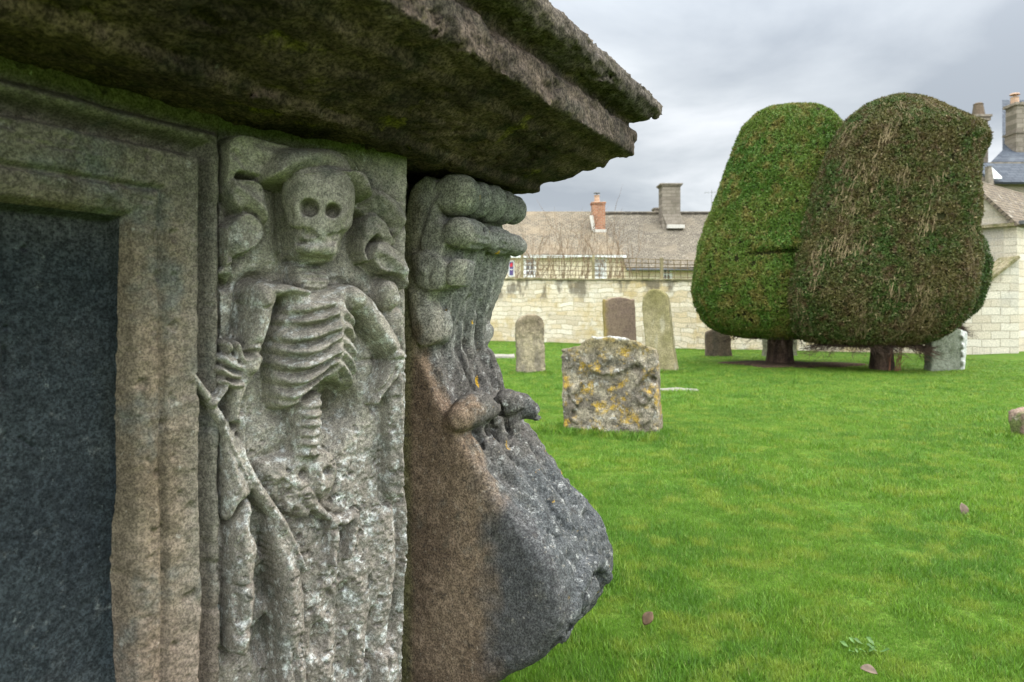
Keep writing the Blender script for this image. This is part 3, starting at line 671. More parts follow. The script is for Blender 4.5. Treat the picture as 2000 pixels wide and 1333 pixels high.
# neck: acanthus blade with veins running down the front
def SP_(ds, y, out=0.):
    """point on the curved front: ds along the console, y = row of the section outline"""
    ys = [486,508,548,600,650,680,716,766,814,875,937,998,1049,1100,1162,1195,1240,1298]; xsx = [866,860,848,830,817,813,826,846,871,908,949,990,1031,1067,1088,1093,1087,1050]
    p = C(float(np.interp(y, ys, xsx)), y, 0); return (S0+ds, p[1]+out, p[2])
rows = [484, 510, 545, 590, 640, 690, 735, 775]
def fanx(ds, y): return .15 + (ds-.15)*(.80 + .32*smooth(abs(y-560.), 0, 210))
for ds in (.055, .115, .15, .20, .255):
    Fs = smin(Fs, chain_sd(G, [(SP_(fanx(ds, y), y, .0), .012 + .005*math.sin((y-484)/291*3.1)) for y in rows]), .013)
for k, ds in enumerate((.030, .085, .133, .172, .228, .280)):
    Fs = smax(Fs, -chain_sd(G, [(SP_(fanx(ds, y), y, .012), .0095 + .003*(k % 2)) for y in rows[(k*2) % 3:]]), .004)
for k, ds in enumerate((.055, .115, .152, .20, .255)):
    Fs = smax(Fs, -chain_sd(G, [(SP_(fanx(ds, y), y, .016), .0045) for y in rows[2+k % 2:]]), .004)
# far-side leaf tips and knobs seen in outline
Fs = smin(Fs, caps([(C(940,590,.27), .026), (C(955,562,.285), .022), (C(961,544,.29), .013)]), .010)
Fs = smin(Fs, caps([(C(940,655,.27), .026), (C(946,648,.28), .024)]), .008)
Fs = smin(Fs, caps([(C(945,700,.27), .026), (C(958,745,.27), .028)]), .012)
for x, y, ds, r_ in [(890,575,.08,.007), (918,585,.15,.009), (935,590,.2,.008), (905,600,.12,.006)]:
    Fs = smax(Fs, -caps([(C(x,y,ds), r_), (C(x-3,y+18,ds), r_*.7)]), .005)
# curled leaf lip in two lobes, with flutes below
L1 = [(C(958,796,.125), .019), (C(935,797,.085), .034), (C(913,806,.045), .036), (C(897,818,.012), .028), (C(893,828,.0), .017)]
L2 = [(C(968,794,.15), .019), (C(992,789,.185), .034), (C(1018,793,.215), .031), (C(1040,802,.235), .022), (C(1047,812,.24), .013)]
Fs = smin(Fs, chain_sd(G, L1), .014); Fs = smin(Fs, chain_sd(G, L2), .014)
Fs = smax(Fs, -caps([(C(966,775,.14), .013), (C(972,815,.145), .016)]), .008)
Fs = smax(Fs, -caps([(C(925,832,.07), .014), (C(990,832,.16), .014)]), .012)
for (a, b, c) in [((935,830,.09),(950,860,.09),(975,890,.09)), ((970,828,.14),(985,860,.14),(1005,900,.14)), ((1005,825,.19),(1012,855,.19),(1035,895,.19)), ((900,838,.04),(915,860,.04),(935,880,.04))]:
    Fs = smin(Fs, caps([(C(*a), .016), (C(*b), .013), (C(*c), .008)]), .014)
for (a, b) in [((950,842,.11),(975,890,.12)), ((988,842,.16),(1008,892,.17)), ((1022,842,.215),(1040,885,.22)), ((922,848,.06),(940,880,.065))]:
    Fs = smax(Fs, -caps([(C(*a), .016), (C(*b), .007)]), .007)
# bulge: worn slits, ribs and the scroll eye with raised rim
for (a, b, r_) in [((.045,925),(.115,1000),.011), ((.03,965),(.07,1010),.008), ((.10,905),(.13,925),.008), ((.15,900),(.17,925),.009), ((.20,905),(.22,930),.009), ((.12,1030),(.15,1080),.009), ((.06,1045),(.085,1080),.008),
                   ((.19,1010),(.205,1065),.010), ((.24,960),(.26,1000),.010), ((.24,1060),(.25,1110),.009), ((.09,1110),(.10,1150),.007), ((.16,1105),(.175,1135),.007), ((.02,1010),(.035,1035),.006)]:
    Fs = smax(Fs, -chain_sd(G, [(SP_(*a, .003), r_), (SP_(*b, .003), r_*.6)]), .010)
for ds in (.09, .165, .235):
    Fs = smin(Fs, chain_sd(G, [(SP_(ds, 900, -.004), .012), (SP_(ds+.012, 980, -.002), .015), (SP_(ds+.01, 1060, -.006), .010)]), .030)
rim = [(.045,1262),(.060,1215),(.09,1180),(.135,1160),(.185,1160),(.225,1180),(.25,1215)]
Fs = smax(Fs, -chain_sd(G, [(SP_(.12, 1218, .010), .036), (SP_(.18, 1212, .010), .038)]), .014)
Fs = smin(Fs, chain_sd(G, [(SP_(*a, .002), .017) for a in rim]), .008)
Fs = smin(Fs, chain_sd(G, [(SP_(.13, 1222, -.010), .020), (SP_(.175, 1212, -.010), .022)]), .014)
for (a, b) in [((.03,1285),(.05,1240)), ((.08,1285),(.095,1240)), ((.13,1290),(.145,1250))]:
    Fs = smax(Fs, -chain_sd(G, [(SP_(*a, .004), .009), (SP_(*b, .004), .008)]), .008)
for k in range(4):
    a_ = -.9 + .55*k; Fs = smax(Fs, -chain_sd(G, [((S0+.03, c2[1]+.035*math.cos(a_), c2[2]+.035*math.sin(a_)), .0035), ((S0+.27, c2[1]+.030*math.cos(a_), c2[2]-.008+.030*math.sin(a_)), .0035)]), .003)
for (a, b, c) in (((900,806,.015),(925,796,.07),(950,800,.115)), ((905,822,.02),(930,816,.07),(952,815,.11)), ((985,783,.17),(1012,788,.205),(1040,799,.235))):
    Fs = smax(Fs, -caps([(C(*a), .0045), (C(*b), .0045), (C(*c), .003)]), .004)
PP = stack3(GX, GY, GZ); near = np.abs(Fs) < .03; nz_ = np.zeros(Fs.shape); Pn = PP[near]
nz_[near] = .0040*fbm(Pn, 13, 3, .5, 61) + .0022*fbm(Pn, 45, 3, .6, 62)
fr = smooth(PP[..., 0], S0+.01, S0+.12); fr = fr*(1 - .8*smooth(PP[..., 2], .84, .92)); nz_[near] += fr[near]*(.008*smooth(fbm(Pn, 34, 3, .6, 63), .12, .5) + .006*fbm(Pn, 26, 4, .65, 64))
Fs = np.maximum(Fs + nz_, -.055 - GY)
Vc, Qc = nets(Fs, lo, V1)
Vc += (.0010*fbm(Vc, 170, 2, .6, 65))[:, None]*np.array([.6, .6, .5])
Vc[:, 1] *= -1; Qc = Qc[:, ::-1]
cent = Vc[Qc].mean(1)
zl = cpt(893, 412, S0)[2]; z2 = C(905, 492, 0)[2]; zleaf = (C(960, 770, .1)[2], C(960, 845, .1)[2])
lab = np.zeros(len(Qc), int)
dd1 = np.hypot(-cent[:,1]-c1[1], cent[:,2]-c1[2]); lab[(dd1 < .052) & (cent[:,0] > S0-.02) & (-cent[:,1] > c1[1]-.03)] = 1
dd2 = np.hypot(-cent[:,1]-c2[1], cent[:,2]-c2[2]+.03*(cent[:,0]-S0)); lab[(dd2 < .040) & (lab == 0) & (-cent[:,1] > c2[1]-.012)] = 2
lab[(cent[:,2] < z2) & (cent[:,2] > zleaf[0]) & (lab == 0) & ((cent[:,0] > S0+.02) | (-cent[:,1] > .0))] = 3
def dch(P, pts):
    return chain_sd((P[:,0], -P[:,1], P[:,2]), pts)
lab[(lab != 1) & (lab != 2) & (np.minimum(dch(cent, L1), dch(cent, L2)) < .008)] = 4
me_c = None
import bmesh
def submesh(name, V, Q, par, mat, N):
    u, inv = np.unique(Q, return_inverse=True); me = mesh_np(name, V[u], inv.reshape(Q.shape)); o = link(name, me, mat, par)
    me.normals_split_custom_set_from_vertices(N[u].tolist()); return o
fn = np.cross(Vc[Qc[:,2]]-Vc[Qc[:,0]], Vc[Qc[:,3]]-Vc[Qc[:,1]]); vn = np.zeros_like(Vc)
for k in range(4): np.add.at(vn, Qc[:,k], fn)
vn /= np.linalg.norm(vn, axis=1, keepdims=True) + 1e-12
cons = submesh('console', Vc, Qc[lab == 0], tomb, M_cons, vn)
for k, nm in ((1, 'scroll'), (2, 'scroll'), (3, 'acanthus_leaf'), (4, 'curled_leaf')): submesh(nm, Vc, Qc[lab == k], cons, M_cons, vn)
mb = MB(); mb.box(S0+.02, S1-.06, .03, .95, 0, EYE+.28); mb.build('end_wall', M_cons, tomb, bevel=.01)
M_metal = plain('screw_steel', (.35, .36, .36), .4, .5, metallic=.8)
mb = MB(); sp_ = wpt(768, 1308, .026); mb.tube([(sp_[0], -.018, sp_[1]), (sp_[0], -.032, sp_[1])], .0062, 14); mb.build('screw', M_metal, tomb)

# =================================================================== GROUND AND GRASS
M_soilgreen = None
def ground_mat():
    m, nt, b = principled('lawn', .95, .05); tc = nd(nt, 'ShaderNodeTexCoord'); v = tc.outputs['Object']
    f1 = noise_fac(nt, v, .55, .35, .65, 5); f2 = noise_fac(nt, v, 5, .35, .7, 6); f3 = noise_fac(nt, v, 60, .3, .7, 4, .7)
    c = mixc(nt, f1, (.050, .112, .014), (.080, .142, .018)); c = mixc(nt, mth(nt, 'MULTIPLY', f2, .55), c, (.11, .14, .024)); c = mixc(nt, 1., c, mixc(nt, f3, (.55,)*3, (1.4,)*3), 'MULTIPLY')
    lk(nt, c, b.inputs['Base Color']); n = nd(nt, 'ShaderNodeTexNoise'); lk(nt, v, n.inputs['Vector']); setin(n, Scale=45, Detail=6)
    bp = nd(nt, 'ShaderNodeBump'); setin(bp, Strength=.8, Distance=.03); lk(nt, n.outputs[0], bp.inputs['Height']); lk(nt, bp.outputs[0], b.inputs['Normal']); return m
def gx(x, D): return (x - 1000) / F * D
def gz(y, D): return EYE + (HZ - y) / F * D
xs_ = np.concatenate([[-400, -120, -40], np.arange(-12, 22.1, .5), [40, 120, 400]]); ys_ = np.concatenate([[-200, -40, -10], np.arange(-2, 26.1, .5), [40, 120, 600]])
def gheight(x, y):
    p = stack3(x, y, 0*np.asarray(x, float)); return .035*fbm(p, .45, 3, .5, 71)*smooth(np.hypot(x, y), 1.5, 4)
XX, YY = np.meshgrid(xs_, ys_, indexing='ij'); I = np.arange(XX.size).reshape(XX.shape)
V = np.stack([XX, YY, gheight(XX, YY)], -1).reshape(-1, 3); Q = np.stack([I[:-1,:-1], I[1:,:-1], I[1:,1:], I[:-1,1:]], -1).reshape(-1, 4)
gr = link('ground', mesh_np('ground', V, Q), ground_mat()); gr['kind'] = 'structure'

TREES = [(gx(1524, 11.9), 11.9), (gx(1722, 10.7), 10.7)]
# bare earth under the first yew
M_earth = stone('bare_earth', (.075, .048, .028), [dict(k='n', s=6, lo=.4, hi=.6, c=(.11, .070, .040)), dict(k='n', s=30, lo=.5, hi=.6, c=(.045, .03, .02))], grain=.5, gscale=90, bump=.9, bdist=.02)
ec = (gx(1550, 11.7), 11.75)
def earth_r(a): return 1.0 + .16*math.sin(3*a+1) + .10*math.sin(5*a) + .07*math.sin(9*a+2)
mb = MB(); n_ = 60; ring = [(ec[0]+1.15*earth_r(2*math.pi*k/n_)*math.cos(2*math.pi*k/n_), ec[1]+.62*earth_r(2*math.pi*k/n_)*math.sin(2*math.pi*k/n_)) for k in range(n_)]
vs = []
for f in (0.02, .25, .5, .75, .92, 1.0):
    for x, y in ring:
        px_, py_ = ec[0]+(x-ec[0])*f, ec[1]+(y-ec[1])*f; vs.append((px_, py_, (.030 if f < .95 else -.005) + float(gheight(np.array(px_), np.array(py_)))))
mb.add(vs, [(i*n_+k, (i+1)*n_+k, (i+1)*n_+(k+1) % n_, i*n_+(k+1) % n_) for i in range(5) for k in range(n_)] + [tuple(range(n_))]); eo = mb.build('soil', M_earth, smoothed=True); eo['kind'] = 'structure'

# blades
def leafmat(name, cols, scale=1.2, trans=.35, rnd=.35, rough=.5, coords=None):
    m = bpy.data.materials.new(name); m.use_nodes = True; nt = m.node_tree; nt.nodes.clear()
    out = nd(nt, 'ShaderNodeOutputMaterial'); g = nd(nt, 'ShaderNodeNewGeometry'); v = g.outputs['Position']
    f1 = noise_fac(nt, v, scale, .35, .65, 4); f2 = noise_fac(nt, v, scale*5.3, .45, .68, 5, off=5)
    c = mixc(nt, f1, cols[0], cols[1]); c = mixc(nt, f2, c, cols[2])
    r = g.outputs['Random Per Island']
    if len(cols) > 3:
        rr = nd(nt, 'ShaderNodeMapRange'); lk(nt, r, rr.inputs[0]); rr.inputs[1].default_value = .95; rr.inputs[2].default_value = .97; c = mixc(nt, rr.outputs[0], c, cols[3])
    c = mixc(nt, 1., c, mixc(nt, r, (1-rnd,)*3, (1+rnd,)*3), 'MULTIPLY')
    d = nd(nt, 'ShaderNodeBsdfPrincipled'); lk(nt, c, d.inputs['Base Color']); setin(d, Roughness=rough); d.inputs['Specular IOR Level'].default_value = .25
    t = nd(nt, 'ShaderNodeBsdfTranslucent'); lk(nt, c, t.inputs['Color'])
    mx = nd(nt, 'ShaderNodeMixShader'); mx.inputs[0].default_value = trans; lk(nt, d.outputs[0], mx.inputs[1]); lk(nt, t.outputs[0], mx.inputs[2]); lk(nt, mx.outputs[0], out.inputs[0]); return m
M_grass = leafmat('grass_blades', [(.088, .195, .018), (.130, .245, .022), (.205, .280, .034), (.30, .30, .11)], 1.3, .4, .36)
def tuft(seed, nb, rad, hmin, hmax, wid):
    rg = np.random.default_rng(seed); vs = []; fs = []
    for _ in range(nb):
        a = rg.uniform(0, 6.283); r = rad*math.sqrt(rg.uniform()); x, y = r*math.cos(a), r*math.sin(a)
        h = rg.uniform(hmin, hmax); w_ = wid*rg.uniform(.6, 1.2); b = rg.uniform(0, 6.283); ln = h*rg.uniform(.1, .85); fa = b + rg.uniform(-.5, .5) + 1.57
        wx, wy = math.cos(fa)*w_/2, math.sin(fa)*w_/2; k = len(vs)
        for t, ww in ((0, 1), (.45, .85), (.8, .5)):
            px, py, pz = x+math.cos(b)*ln*t*t, y+math.sin(b)*ln*t*t, h*t*(1-.25*t*ln/h)-.004
            vs += [(px-wx*ww, py-wy*ww, pz), (px+wx*ww, py+wy*ww, pz)]
        vs.append((x+math.cos(b)*ln, y+math.sin(b)*ln, h*(1-.25*ln/h)))
        fs += [(k, k+1, k+3, k+2), (k+2, k+3, k+5, k+4), (k+4, k+5, k+6)]
    me = bpy.data.meshes.new('grass_tuft'); me.from_pydata(vs, [], fs); me.update(); me.materials.append(M_grass); return bpy.data.objects.new('grass_tuft', me)
tcol = bpy.data.collections.new('grass_tufts')
for i in range(6): tcol.objects.link(tuft(100+i, 46, .055, .011, .032, .0028))
BLOCK = []           # stones keep grass out of themselves: (x, y, radius)
def scatter(n, rmin, rmax, amin, amax):
    r = np.sqrt(RNG.uniform(rmin**2, rmax**2, n)); a = np.radians(RNG.uniform(amin, amax, n)); return r*np.sin(a), r*np.cos(a)
pts = []
for (n, r0, r1, a0, a1, s0_, s1_) in [(16000, 1.1, 3.6, -16, 50, .8, 1.15), (16000, 3.6, 7, -14, 48, 1.0, 1.4), (15000, 7, 12.5, -12, 46, 1.2, 1.9), (13000, 12.5, 21, -10, 44, 1.5, 2.4), (9000, 2.2, 8, -50, -14, 1.2, 1.7), (13000, 8, 24, -45, -10, 1.8, 2.8)]:
    x, y = scatter(n, r0, r1, a0, a1); pts.append(np.stack([x, y, RNG.uniform(s0_, s1_, n)], 1))
pts = np.concatenate(pts)
PX = stack3(pts[:,0], pts[:,1], 0*pts[:,0])
clump = .8*fbm(PX, 2.4, 3, .65, 81) + .5*fbm(PX, 9, 2, .6, 82); pts[:,2] *= np.clip(.92 + 1.0*clump, .45, 1.7)
ts = np.array([pts[:,0]*SN + pts[:,1]*CS, P0 - (pts[:,0]*CS - pts[:,1]*SN)])          # along the tomb, outwards from it
keep = ~((ts[0] < S1 + .02) & (ts[1] < .12) & (ts[1] > -1.15))
keep &= (pts[:,1] + .72*(pts[:,0] + .6)) < 20.0
er = np.hypot((pts[:,0]-ec[0])/1.15, (pts[:,1]-ec[1])/.62); keep &= (er > 1.0 + .25*fbm(PX, 3, 3, .6, 85)) | (RNG.uniform(size=len(pts)) < .05)
pts = pts[keep]

# =================================================================== GRAVESTONES
LICH_O = dict(k='n', s=9, lo=.55, hi=.66, d=9, r=.7, c=(.36, .20, .025), o=.85)
M_gfront = stone('lichened_headstone', (.30, .255, .18), [
    dict(k='n', s=5, lo=.4, hi=.6, c=(.15, .125, .095)), dict(k='n', s=12, lo=.52, hi=.66, c=(.10, .09, .065), o=.8),
    dict(k='n', s=10, lo=.50, hi=.62, d=9, r=.72, c=(.40, .25, .035), o=.9), dict(k='n', s=24, lo=.56, hi=.66, d=9, r=.7, c=(.45, .43, .38), o=.8),
    dict(k='p', ax=2, lo=.60, hi=.70, wob=.05, c=(.13, .105, .045), o=.7), dict(k='n', s=20, lo=.58, hi=.68, c=(.05, .045, .03), o=.7),
    dict(k='p', ax=2, lo=.745, hi=.765, wob=.035, ws=16, c=(.48, .47, .43), o=.7)], grain=.5, gscale=120, bump=.9, bdist=.012, bscale=40)
M_gleft = stone('streaked_headstone', (.30, .25, .16), [
    dict(k='n', s=5, lo=.42, hi=.6, st=(1, 1, .25), c=(.16, .135, .10)), dict(k='p', ax=2, lo=.45, hi=.75, wob=.12, c=(.17, .13, .08), o=.7),
    dict(k='n', s=14, lo=.55, hi=.68, c=(.40, .33, .20), o=.7), dict(k='n', s=20, lo=.6, hi=.7, c=(.07, .06, .05), o=.6)], grain=.4, gscale=90, bump=.9, bdist=.012, bscale=30)
M_gbrown = stone('brown_headstone', (.19, .135, .092), [
    dict(k='n', s=3, lo=.4, hi=.65, c=(.165, .115, .085)), dict(k='p', ax=0, lo=-.22, hi=-.34, wob=.10, ws=4, c=(.27, .20, .055), o=.8), dict(k='n', s=20, lo=.58, hi=.7, c=(.12, .085, .06), o=.6)], grain=.25, gscale=60, bump=.4, bscale=30)
M_gtall = stone('mossy_headstone', (.28, .235, .13), [
    dict(k='n', s=3, lo=.4, hi=.65, c=(.21, .18, .085)), dict(k='p', ax=2, lo=.85, hi=1.25, wob=.12, c=(.17, .145, .055), o=.7), dict(k='n', s=9, lo=.55, hi=.7, st=(1, 1, .3), c=(.36, .32, .22), o=.7)], grain=.3, gscale=60, bump=.5, bscale=30)
M_gdark = stone('dark_headstone', (.13, .095, .065), [dict(k='n', s=6, lo=.4, hi=.65, st=(1, 1, .3), c=(.085, .07, .05))], grain=.3, gscale=60, bump=.5)  # dark brown with darker vertical streaks
M_ggrey = stone('grey_headstone', (.20, .19, .13), [dict(k='n', s=6, lo=.4, hi=.65, c=(.14, .13, .08))], grain=.3, gscale=60, bump=.5)
M_gpale = stone('pale_headstone', (.20, .21, .155), [dict(k='n', s=5, lo=.45, hi=.65, c=(.12, .13, .085)), dict(k='p', ax=0, lo=.20, hi=.225, wob=.015, ws=14, c=(.52, .52, .47), o=.95), dict(k='n', s=24, lo=.55, hi=.65, c=(.05, .05, .04), o=.5)], grain=.35, gscale=80, bump=.7)  # right edge whitened: sunlight from the right put into the colour

def headstone(name, label, px, D, T, yaw, mat, vox=.014, amp=.010, lean=0., carve=None, curve=3, rnd=.018):
    """px: outline in the photo, closed below ground; D: distance of its middle"""
    xm = .5*(min(x for x, y in px)+max(x for x, y in px)); c0 = Vector((gx(xm, D), D, 0)); ca = math.cos(yaw)
    pl = []
    for x, y in px:
        u = (x-1000)/F                      # meet the stone's own plane
        t = (u*c0.y - c0.x)/(ca - u*math.sin(yaw)); d = c0.y + t*math.sin(yaw); pl.append((t, gz(y, d)))
    pl = catmull(pl, curve) if curve else pl
    a = np.array(pl); lo = (a[:,0].min()-.03, -T/2-.05, -.12); hi = (a[:,0].max()+.03, T/2+.05, a[:,1].max()+.03)
    pl2 = [(x, max(z, -.10)) for x, z in pl]
    X, Y, Z = grid(lo, hi, vox)
    s2 = poly_sd(X, Z, pl2); Fd = smax(s2 + 0*Y, np.abs(Y) - T/2 + 0*s2, rnd)
    if carve: Fd = carve(Fd, X, Y, Z, T)
    PP = stack3(X, Y, Z); Fd = Fd + amp*fbm(PP + c0.x, 9, 4, .6, int(D*10)) + amp*.5*fbm(PP, 34, 2, .6, 5)
    V, Q = nets(Fd, lo, vox); o = link(name, mesh_np(name, V, Q), mat)
    o.location = c0; o.rotation_euler = (0, lean, yaw)
    return tag(o, label, 'gravestone')
def carve_front(Fd, X, Y, Z, T):
    G = (X, Y, Z); yf = -T/2
    drape = chain_sd(G, [((-.36, yf+.01, .62), .016), ((-.26, yf-.002, .60), .016), ((-.17, yf-.006, .53), .016), ((-.06, yf-.008, .485), .016), ((.05, yf-.008, .49), .016), ((.15, yf-.006, .545), .016), ((.22, yf, .62), .016)])
    Fd = smin(Fd, drape, .02)
    Fd = smin(Fd, ell_sd(G, (-.05, yf+.01, .62), (.26, .036, .12)), .04)
    for pts in ([((-.24, yf, .40), .02), ((-.29, yf-.004, .34), .022), ((-.31, yf-.004, .27), .02), ((-.27, yf-.006, .23), .02), ((-.24, yf-.004, .27), .014)],
                [((-.30, yf, .20), .02), ((-.32, yf-.004, .12), .024), ((-.28, yf-.004, .08), .02)],
                [((.24, yf, .58), .02), ((.29, yf-.004, .52), .022), ((.25, yf-.006, .46), .02), ((.21, yf, .41), .016)],
                [((.25, yf, .36), .018), ((.30, yf-.006, .32), .022), ((.26, yf-.006, .26), .02), ((.22, yf-.004, .30), .014)],
                [((.24, yf, .20), .02), ((.29, yf-.006, .14), .024), ((.24, yf-.006, .10), .018)]):
        Fd = smin(Fd, chain_sd(G, pts), .012)
    for c in ((-.34, .26), (-.30, .15), (.33, .44), (.22, .22), (.33, .22), (.20, .52)):
        Fd = smax(Fd, -ell_sd(G, (c[0], yf-.01, c[1]), (.02, .04, .03)), .012)
    return Fd
front = [(1103,690),(1112,682),(1138,677),(1150,668),(1180,661),(1210,661),(1240,667),(1262,677),(1280,682),(1285,700),(1287,760),(1291,860),(1289,930),(1110,930),(1105,835),(1103,760)]
headstone('headstone', 'squat headstone blotched with orange lichen and carved drapery, nearest on the lawn', front, 5.42, .15, R(-22), M_gfront, vox=.0105, amp=.013, carve=carve_front)
def carve_rough(Fd, X, Y, Z, T):
    for x0 in (-.12, -.02, .07, .15): Fd = smax(Fd, -chain_sd((X, Y, Z), [((x0, -T/2-.012, .15), .018), ((x0+.02, -T/2-.014, .75), .024)]), .02)
    return Fd
headstone('headstone', 'small eroded headstone with rounded top and dark vertical streaks', [(1007,645),(1012,624),(1030,615),(1048,617),(1060,628),(1062,680),(1065,728),(1064,745),(1013,745),(1010,700)], 10.3, .16, R(10), M_gleft, vox=.014, amp=.014, carve=carve_rough)
headstone('headstone', 'plain brown headstone with shallow arched top, behind the squat lichened one', [(1177,588),(1183,587),(1192,583),(1208,581),(1224,583),(1233,586),(1238,586),(1240,630),(1243,690),(1244,712),(1183,712),(1180,650)], 13.4, .14, R(6), M_gbrown, vox=.018, amp=.006, curve=2)
def carve_tall(Fd, X, Y, Z, T): return Fd
headstone('headstone', 'tall narrow round-topped headstone, leaning, mossy yellow-grey', [(1257,592),(1262,576),(1274,566),(1288,566),(1300,574),(1307,590),(1312,640),(1318,690),(1321,740),(1268,740),(1264,690),(1260,640)], 10.7, .20, R(-26), M_gtall, vox=.016, amp=.006, curve=3)
headstone('headstone', 'low dark brown headstone under the edge of the smooth green yew', [(1377,655),(1382,647),(1396,643),(1412,647),(1425,657),(1427,680),(1428,712),(1381,712),(1378,680)], 13.7, .15, R(-8), M_gdark, vox=.02, amp=.008)
headstone('headstone', 'grey headstone mostly hidden behind the first yew trunk', [(1492,645),(1522,640),(1552,645),(1554,690),(1554,706),(1493,706),(1492,680)], 14.1, .14, R(5), M_ggrey, vox=.02, amp=.006)
def carve_pale(Fd, X, Y, Z, T):
    xr = float(X.max())-.05
    for z in (.12, .26, .38, .52): Fd = smin(Fd, ell_sd((X, Y, Z), (xr-.10, -T/2, z), (.035, .05, .05)), .02)
    return Fd
headstone('headstone', 'pale headstone with carved edge whitened to look sunlit, beside the shaggy brown yew', [(1814,640),(1850,640),(1876,646),(1882,652),(1880,690),(1877,727),(1876,745),(1812,745),(1811,720),(1813,660)], 10.75, .16, R(12), M_gpale, vox=.015, amp=.010, carve=carve_pale)
M_led = stone('ledger_stone', (.24, .22, .18), [dict(k='n', s=6, lo=.45, hi=.65, c=(.24, .22, .17))], grain=.3, gscale=60)
def slab(label, x0, x1, D, dep, hgt, mat, name='ledger_stone'):
    X, Y, Z = grid((-(gx(x1, D)-gx(x0, D))/2-.03, -dep/2-.03, -.06), ((gx(x1, D)-gx(x0, D))/2+.03, dep/2+.03, hgt+.03), .02)
    hw = (gx(x1, D)-gx(x0, D))/2
    Fd = smax(smax(np.abs(X)-hw + 0*Y+0*Z, np.abs(Y)-dep/2 + 0*X+0*Z, .03), np.maximum(Z-hgt, -Z-.05)+0*X+0*Y, .02)
    Fd = Fd + .02*fbm(stack3(X, Y, Z)+D, 6, 3, .6, 3)
    V, Q = nets(Fd, (-hw-.03, -dep/2-.03, -.06), .02); o = link(name, mesh_np(name, V, Q), mat); o.location = (.5*(gx(x0, D)+gx(x1, D)), D, 0); return tag(o, label, 'grave slab')
slab('flat pale ledger stone in the grass left of the small eroded headstone', 930, 1006, 13.4, .5, .06, M_led)
slab('flat pale stone sunk in the grass right of the squat lichened headstone', 1262, 1360, 8.1, .22, .035, M_led)
M_foot = stone('foot_stone', (.20, .14, .10), [dict(k='n', s=8, lo=.45, hi=.6, c=(.13, .15, .05)), dict(k='n', s=20, lo=.55, hi=.65, c=(.30, .26, .20))], grain=.4, gscale=80)
headstone('footstone', 'broken mossy reddish foot stone at the right edge of the lawn', [(1986,812),(1994,803),(2010,798),(2040,800),(2048,830),(2050,900),(1992,900),(1988,850)], 5.15, .14, R(10), M_foot, vox=.013, amp=.014)

# =================================================================== CHURCHYARD WALL
A0, B0, C0 = Vector((gx(960, 20.2), 20.2, 0)), Vector((gx(1360, 16.6), 16.6, 0)), Vector((gx(1872, 14.62), 14.62, 0))
CREAM = [(.54, .42, .25), (.64, .53, .37), (.68, .59, .45), (.52, .43, .30), (.74, .66, .52)]
WSTAIN = [dict(s=.9, lo=.5, hi=.62, c=(.46, .33, .13), o=.55), dict(s=1.3, lo=.56, hi=.68, c=(.70, .66, .56), o=.7), dict(s=2.6, lo=.50, hi=.62, st=(1, 1, .5), c=(.14, .115, .08), o=.85, z=(1.05, 1.45)), dict(s=6, lo=.56, hi=.68, c=(.26, .22, .16), o=.55)]
M_wall = masonry('churchyard_wall_stone', CREAM, (.44, .36, .235), .34, .125, .011, .24, WSTAIN, squash=1.5)
M_cope = stone('coping_stone', (.23, .19, .11), [dict(k='n', s=5, lo=.45, hi=.6, c=(.13, .12, .05)), dict(k='n', s=14, lo=.55, hi=.68, c=(.33, .29, .2))], grain=.4, gscale=50)
def wall_run(P, Qq, z0, z1, parent, thick=.34, cope=True):
    """rubble wall from P to Q; top z0 -> z1; local x along the run"""
    d = Qq - P; L = d.length; rz = math.atan2(d.y, d.x)
    n = int(L/.25)+1; mb = MB(); vs = []; 
    xs = [L*i/n for i in range(n+1)]
    for x in xs:
        zt = z0+(z1-z0)*x/L + random.uniform(-.012, .012); vs += [(x, 0, -.2), (x, 0, zt), (x, thick, zt), (x, thick, -.2)]
    fs = [(4*i+k, 4*(i+1)+k, 4*(i+1)+(k+1) % 4, 4*i+(k+1) % 4) for i in range(n) for k in range(3)] + [(0,1,2,3), (4*n+3, 4*n+2, 4*n+1, 4*n)]
    mb.add(vs, fs); o = mb.build('stone_face', M_wall, parent); o.location = P; o.rotation_euler = (0, 0, rz)
    if cope:
        mb = MB(); x = 0
        while x < L-.05:
            l = min(random.uniform(.5, .95), L-x); z = z0+(z1-z0)*(x+l/2)/L; zs = (z1-z0)/L*l/2; h_ = random.uniform(.045, .065); j = random.uniform(-.01, .015)
            mb.add([(x+.006,-.05+j,z-zs+.005),(x+l-.006,-.05+j,z+zs+.005),(x+l-.006,thick+.05,z+zs+.005),(x+.006,thick+.05,z-zs+.005),(x+.006,-.045+j,z-zs+h_),(x+l-.006,-.045+j,z+zs+h_),(x+l-.006,thick+.05,z+zs+h_),(x+.006,thick+.05,z-zs+h_)],
                   [(0,3,2,1),(4,5,6,7),(0,1,5,4),(1,2,6,5),(2,3,7,6),(3,0,4,7)]); x += l
        c = mb.build('coping', M_cope, parent, bevel=.012); c.location = P; c.rotation_euler = (0, 0, rz)
wl = thing('churchyard_wall', 'long cream rubble stone wall with thin flat coping behind the gravestones', 'wall')
dAB = (B0-A0).normalized(); A1 = A0 - dAB*17
zA, zB = gz(541, 20.2), gz(549, 16.6)
wall_run(A1, B0, zA+(zA-zB)/((B0-A0).length)*17*.5, zB, wl); wall_run(B0 + Vector((.002, .01, 0)), C0, zB, zB-.05, wl)
def onwall(x):
    u = (x-1000)/F; t = (u*A0.y - A0.x)/(dAB.x - u*dAB.y); p = A0 + dAB*t; return p, zA + (zB-zA)*t/(B0-A0).length
